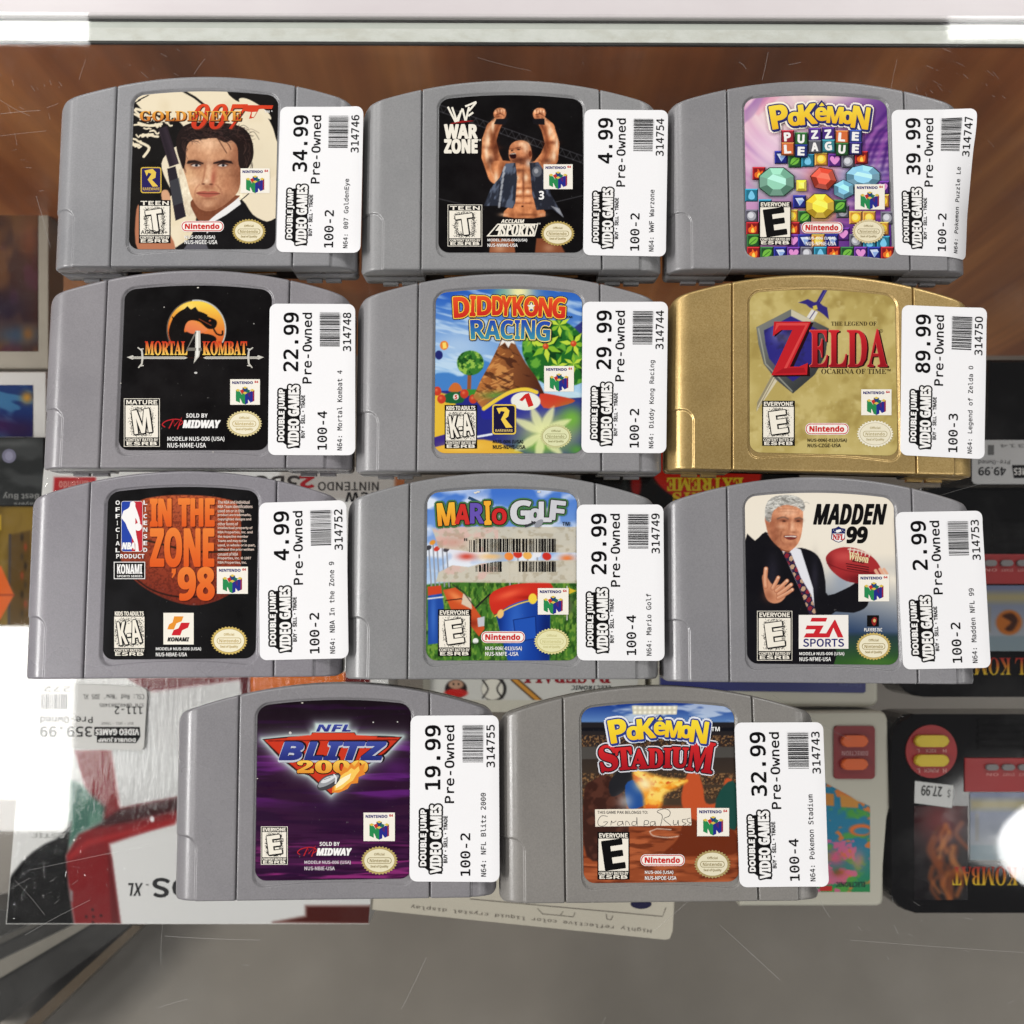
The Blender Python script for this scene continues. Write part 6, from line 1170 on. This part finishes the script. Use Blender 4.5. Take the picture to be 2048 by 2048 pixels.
r, f = black_handheld('black electronic handheld game with a red disc, yellow buttons and 27.99 tag', 1428, 1826, 1783, (1930, 1516, 0, 1584), (1986, 1535), (1940, 1585, 0, 1720), (1905, 1733, 2172, 1771), 'MORTAL KOMBAT', -.178, 46)
d = under(r, slab_px('button_disc', [(1863+51*math.cos(a), 1503+53*math.sin(a)) for a in np.linspace(0, 6.283, 49)[:-1]], -.1768, -.180, M_REDPL, bev=.0006))
for y0, y1 in ((1471, 1494), (1510, 1533)):
    o = under(r, slab_px('button', pxrr(1831, y0, 1899, y1, 11), -.174, -.177, M_YEPL, bev=.001)); o.parent = d; o.location = (0, 0, 0)
v = vpx(-.1766)
for s, b_ in (('H', (1886, 1498, 1893, 1505)), ('KICK', (1851, 1498, 1872, 1505)), ('L', (1834, 1498, 1839, 1505)), ('H', (1886, 1537, 1893, 1546)), ('PUNCH', (1849, 1537, 1877, 1545)), ('L', (1834, 1537, 1840, 1546))): v.text(s, b_, (230, 170, 166), 'H', rot=180)
o = vbuild(r, 'disc_lettering', v, -.1766); o.parent = d; o.location = (0, 0, 0)
def pg_(p):
    p.f((24, 20, 24)); p.gl(1880, 1640, 60, 60, (120, 24, 28), .9); p.gl(1920, 1560, 20, 60, (130, 26, 34), .8)
    rs = random.Random(8)     # plain smoke and flame shapes in the colours of the picture
    for i in range(16):
        x, y = rs.uniform(1858, 1925), rs.uniform(1625, 1760); p.ln([(x, y), (x+rs.uniform(-14, 14), y+22), (x+rs.uniform(-22, 22), y+50)], rs.uniform(6, 16), rs.choice([(176, 98, 44), (146, 74, 34), (200, 124, 60), (110, 56, 30)]), 8, .75, sm=4)
print_panel(r, 'art_panel', 1828, 1612, 1936, 1800, -.1776, 100, 130, pg_)
tg = under(r, slab_px('price_tag', [(1830, 1562), (1907, 1571), (1904, 1616), (1829, 1606)], -.1770, -.1774, simple('tag_paper', (226, 226, 224), .5, 0, .3, .03)))
v = vpx(-.1768); v.text('$', (1895, 1578, 1901, 1596), DK, 'N', rot=184); v.text('27.99', (1843, 1572, 1884, 1592), DK, 'N', rot=184, bold=.4); o = vbuild(r, 'tag_lettering', v, -.1768); o.parent = tg; o.location = (0, 0, 0)
black_handheld('black electronic handheld game with an orange emblem on its screen, at the right edge', 975, 1394, 1796, (1960, 1108, 0, 1168), (1983, 1126), (1965, 1171, 0, 1302), (1890, 1315, 2160, 1350), 'MORTAL KOMBAT', -.182, 50)
# case with price sticker, red and black box
Z = -.168
r = item('game_case', 2020, 850, Z, 'black game case with a white 49.99 sticker, right of the gold cartridge', 'game case')
under(r, slab_px('case_body', [(1978, 718), (2140, 718), (2140, 962), (1952, 962), (1952, 900), (1978, 880)], Z, ZD, M_BLACKPL, bev=.002))
s_ = under(r, slab_px('price_sticker', pxrr(1944, 880, 2130, 968, 9), Z+.0006, Z+.0002, simple('sticker_card', (218, 218, 218), .5, 0, .3, .03)))
v = vpx(Z+.0008); v.text('49.99', (1957, 934, 2012, 951), (60, 60, 62), 'H', rot=180); v.text('Pre-Owned', (1957, 920, 2020, 929), (110, 110, 112), 'M', rot=180); v.poly([(2024, 930), (2130, 930), (2130, 956), (2028, 956)], (40, 40, 42)); v.text('VIDEO GAMES', (2028, 936, 2128, 950), WHT, 'H', rot=180); v.rect(1976, 890, 1988, 910, (120, 120, 120)); v.text('314', (2000, 888, 2050, 895), (150, 150, 150), 'M', rot=180)
o = vbuild(r, 'sticker_lettering', v, Z+.0008); o.parent = s_; o.location = (0, 0, 0)
Z = -.176
r = item('boxed_game', 1380, 990, Z, 'black and red boxed game with yellow lettering, between the kart and football cartridges', 'boxed game')
under(r, slab_px('box_body', [(1160, 880), (1600, 880), (1600, 1130), (1160, 1130)], Z, ZD, M_BLACKPL, bev=.001))
def ph(p):
    p.f((14, 14, 14)); p.el(1410, 930, 108, 76, (200, 38, 28), soft=4); p.pg([(1400, 905), (1530, 905), (1520, 965), (1400, 1000)], (196, 38, 26), 4); p.el(1272, 970, 10, 24, (150, 30, 26), soft=5); p.ln([(1250, 940), (1250, 1010)], 8, (44, 48, 46), 10)
print_panel(r, 'lid_print', 1165, 885, 1595, 1125, Z+.0002, 150, 90, ph)
v = vpx(Z+.0004); v.text('EXTREME', (1334, 956, 1486, 981), (226, 196, 44), 'S', rot=180, bold=.8); v.text('SPORTS', (1346, 985, 1470, 1005), (226, 186, 44), 'S', rot=180, bold=.8); vbuild(r, 'lid_lettering', v, Z+.0004)
# worn paper box
Z = -.166
r = item('instruction_box', 1010, 1800, Z, 'worn white paper box with upside-down printing below the two lowest cartridges', 'box')
under(r, slab_px('lid', [(672, 1700), (1352, 1752), (1346, 1862), (1340, 1878), (1330, 1880), (677, 1813)], Z, Z-.0012, M_CARD, bev=.0004))
under(r, slab_px('tray', [(684, 1704), (1346, 1754), (1337, 1874), (684, 1810)], Z-.0013, Z-.016, M_BOARD))
v = vpx(Z+.0002); L_ = (110, 104, 96)
v.text('Highly reflective color liquid crystal display', (820, 1833, 1304, 1842), (120, 112, 104), 'M', rot=180+5.8)
v.line([(940, 1798), (1325, 1833), (1332, 1815)], 1.6, L_); v.line([(1075, 1817), (1085, 1828), (1120, 1831), (1126, 1823)], 1.3, L_); v.line([(1120, 1831), (1146, 1834), (1150, 1825)], 1.3, L_); v.line([(1212, 1828), (1214, 1838), (1222, 1840), (1226, 1831)], 1.3, L_); v.ell(1282, 1808, 21, 10, (36, 34, 70))
vbuild(r, 'printing', v, Z+.0002)
# dark metal foot rails on the case floor at lower left (part of the case)
for pts, z1, col in (([(-60, 1820), (215, 1820), (262, 1851), (-60, 2090)], ZF+.05, (34, 31, 28)), ([(-60, 1950), (150, 1848), (182, 1848), (-60, 1992)], ZF+.056, (128, 122, 112)), ([(-60, 1900), (90, 1836), (100, 1840), (-60, 1918)], ZF+.056, (70, 66, 60)), ([(-20, 2110), (266, 1850), (284, 1854), (16, 2110)], ZF+.052, (84, 68, 48))):
    into_case(slab_px('floor_rail', pts, z1, ZF, simple('rail_metal', col, .3, .3)))
into_case(slab_px('shelf_panel', [(-300, 230), (104, 230), (104, 728), (-300, 728)], ZD-.0004, ZD-.006, g.m))
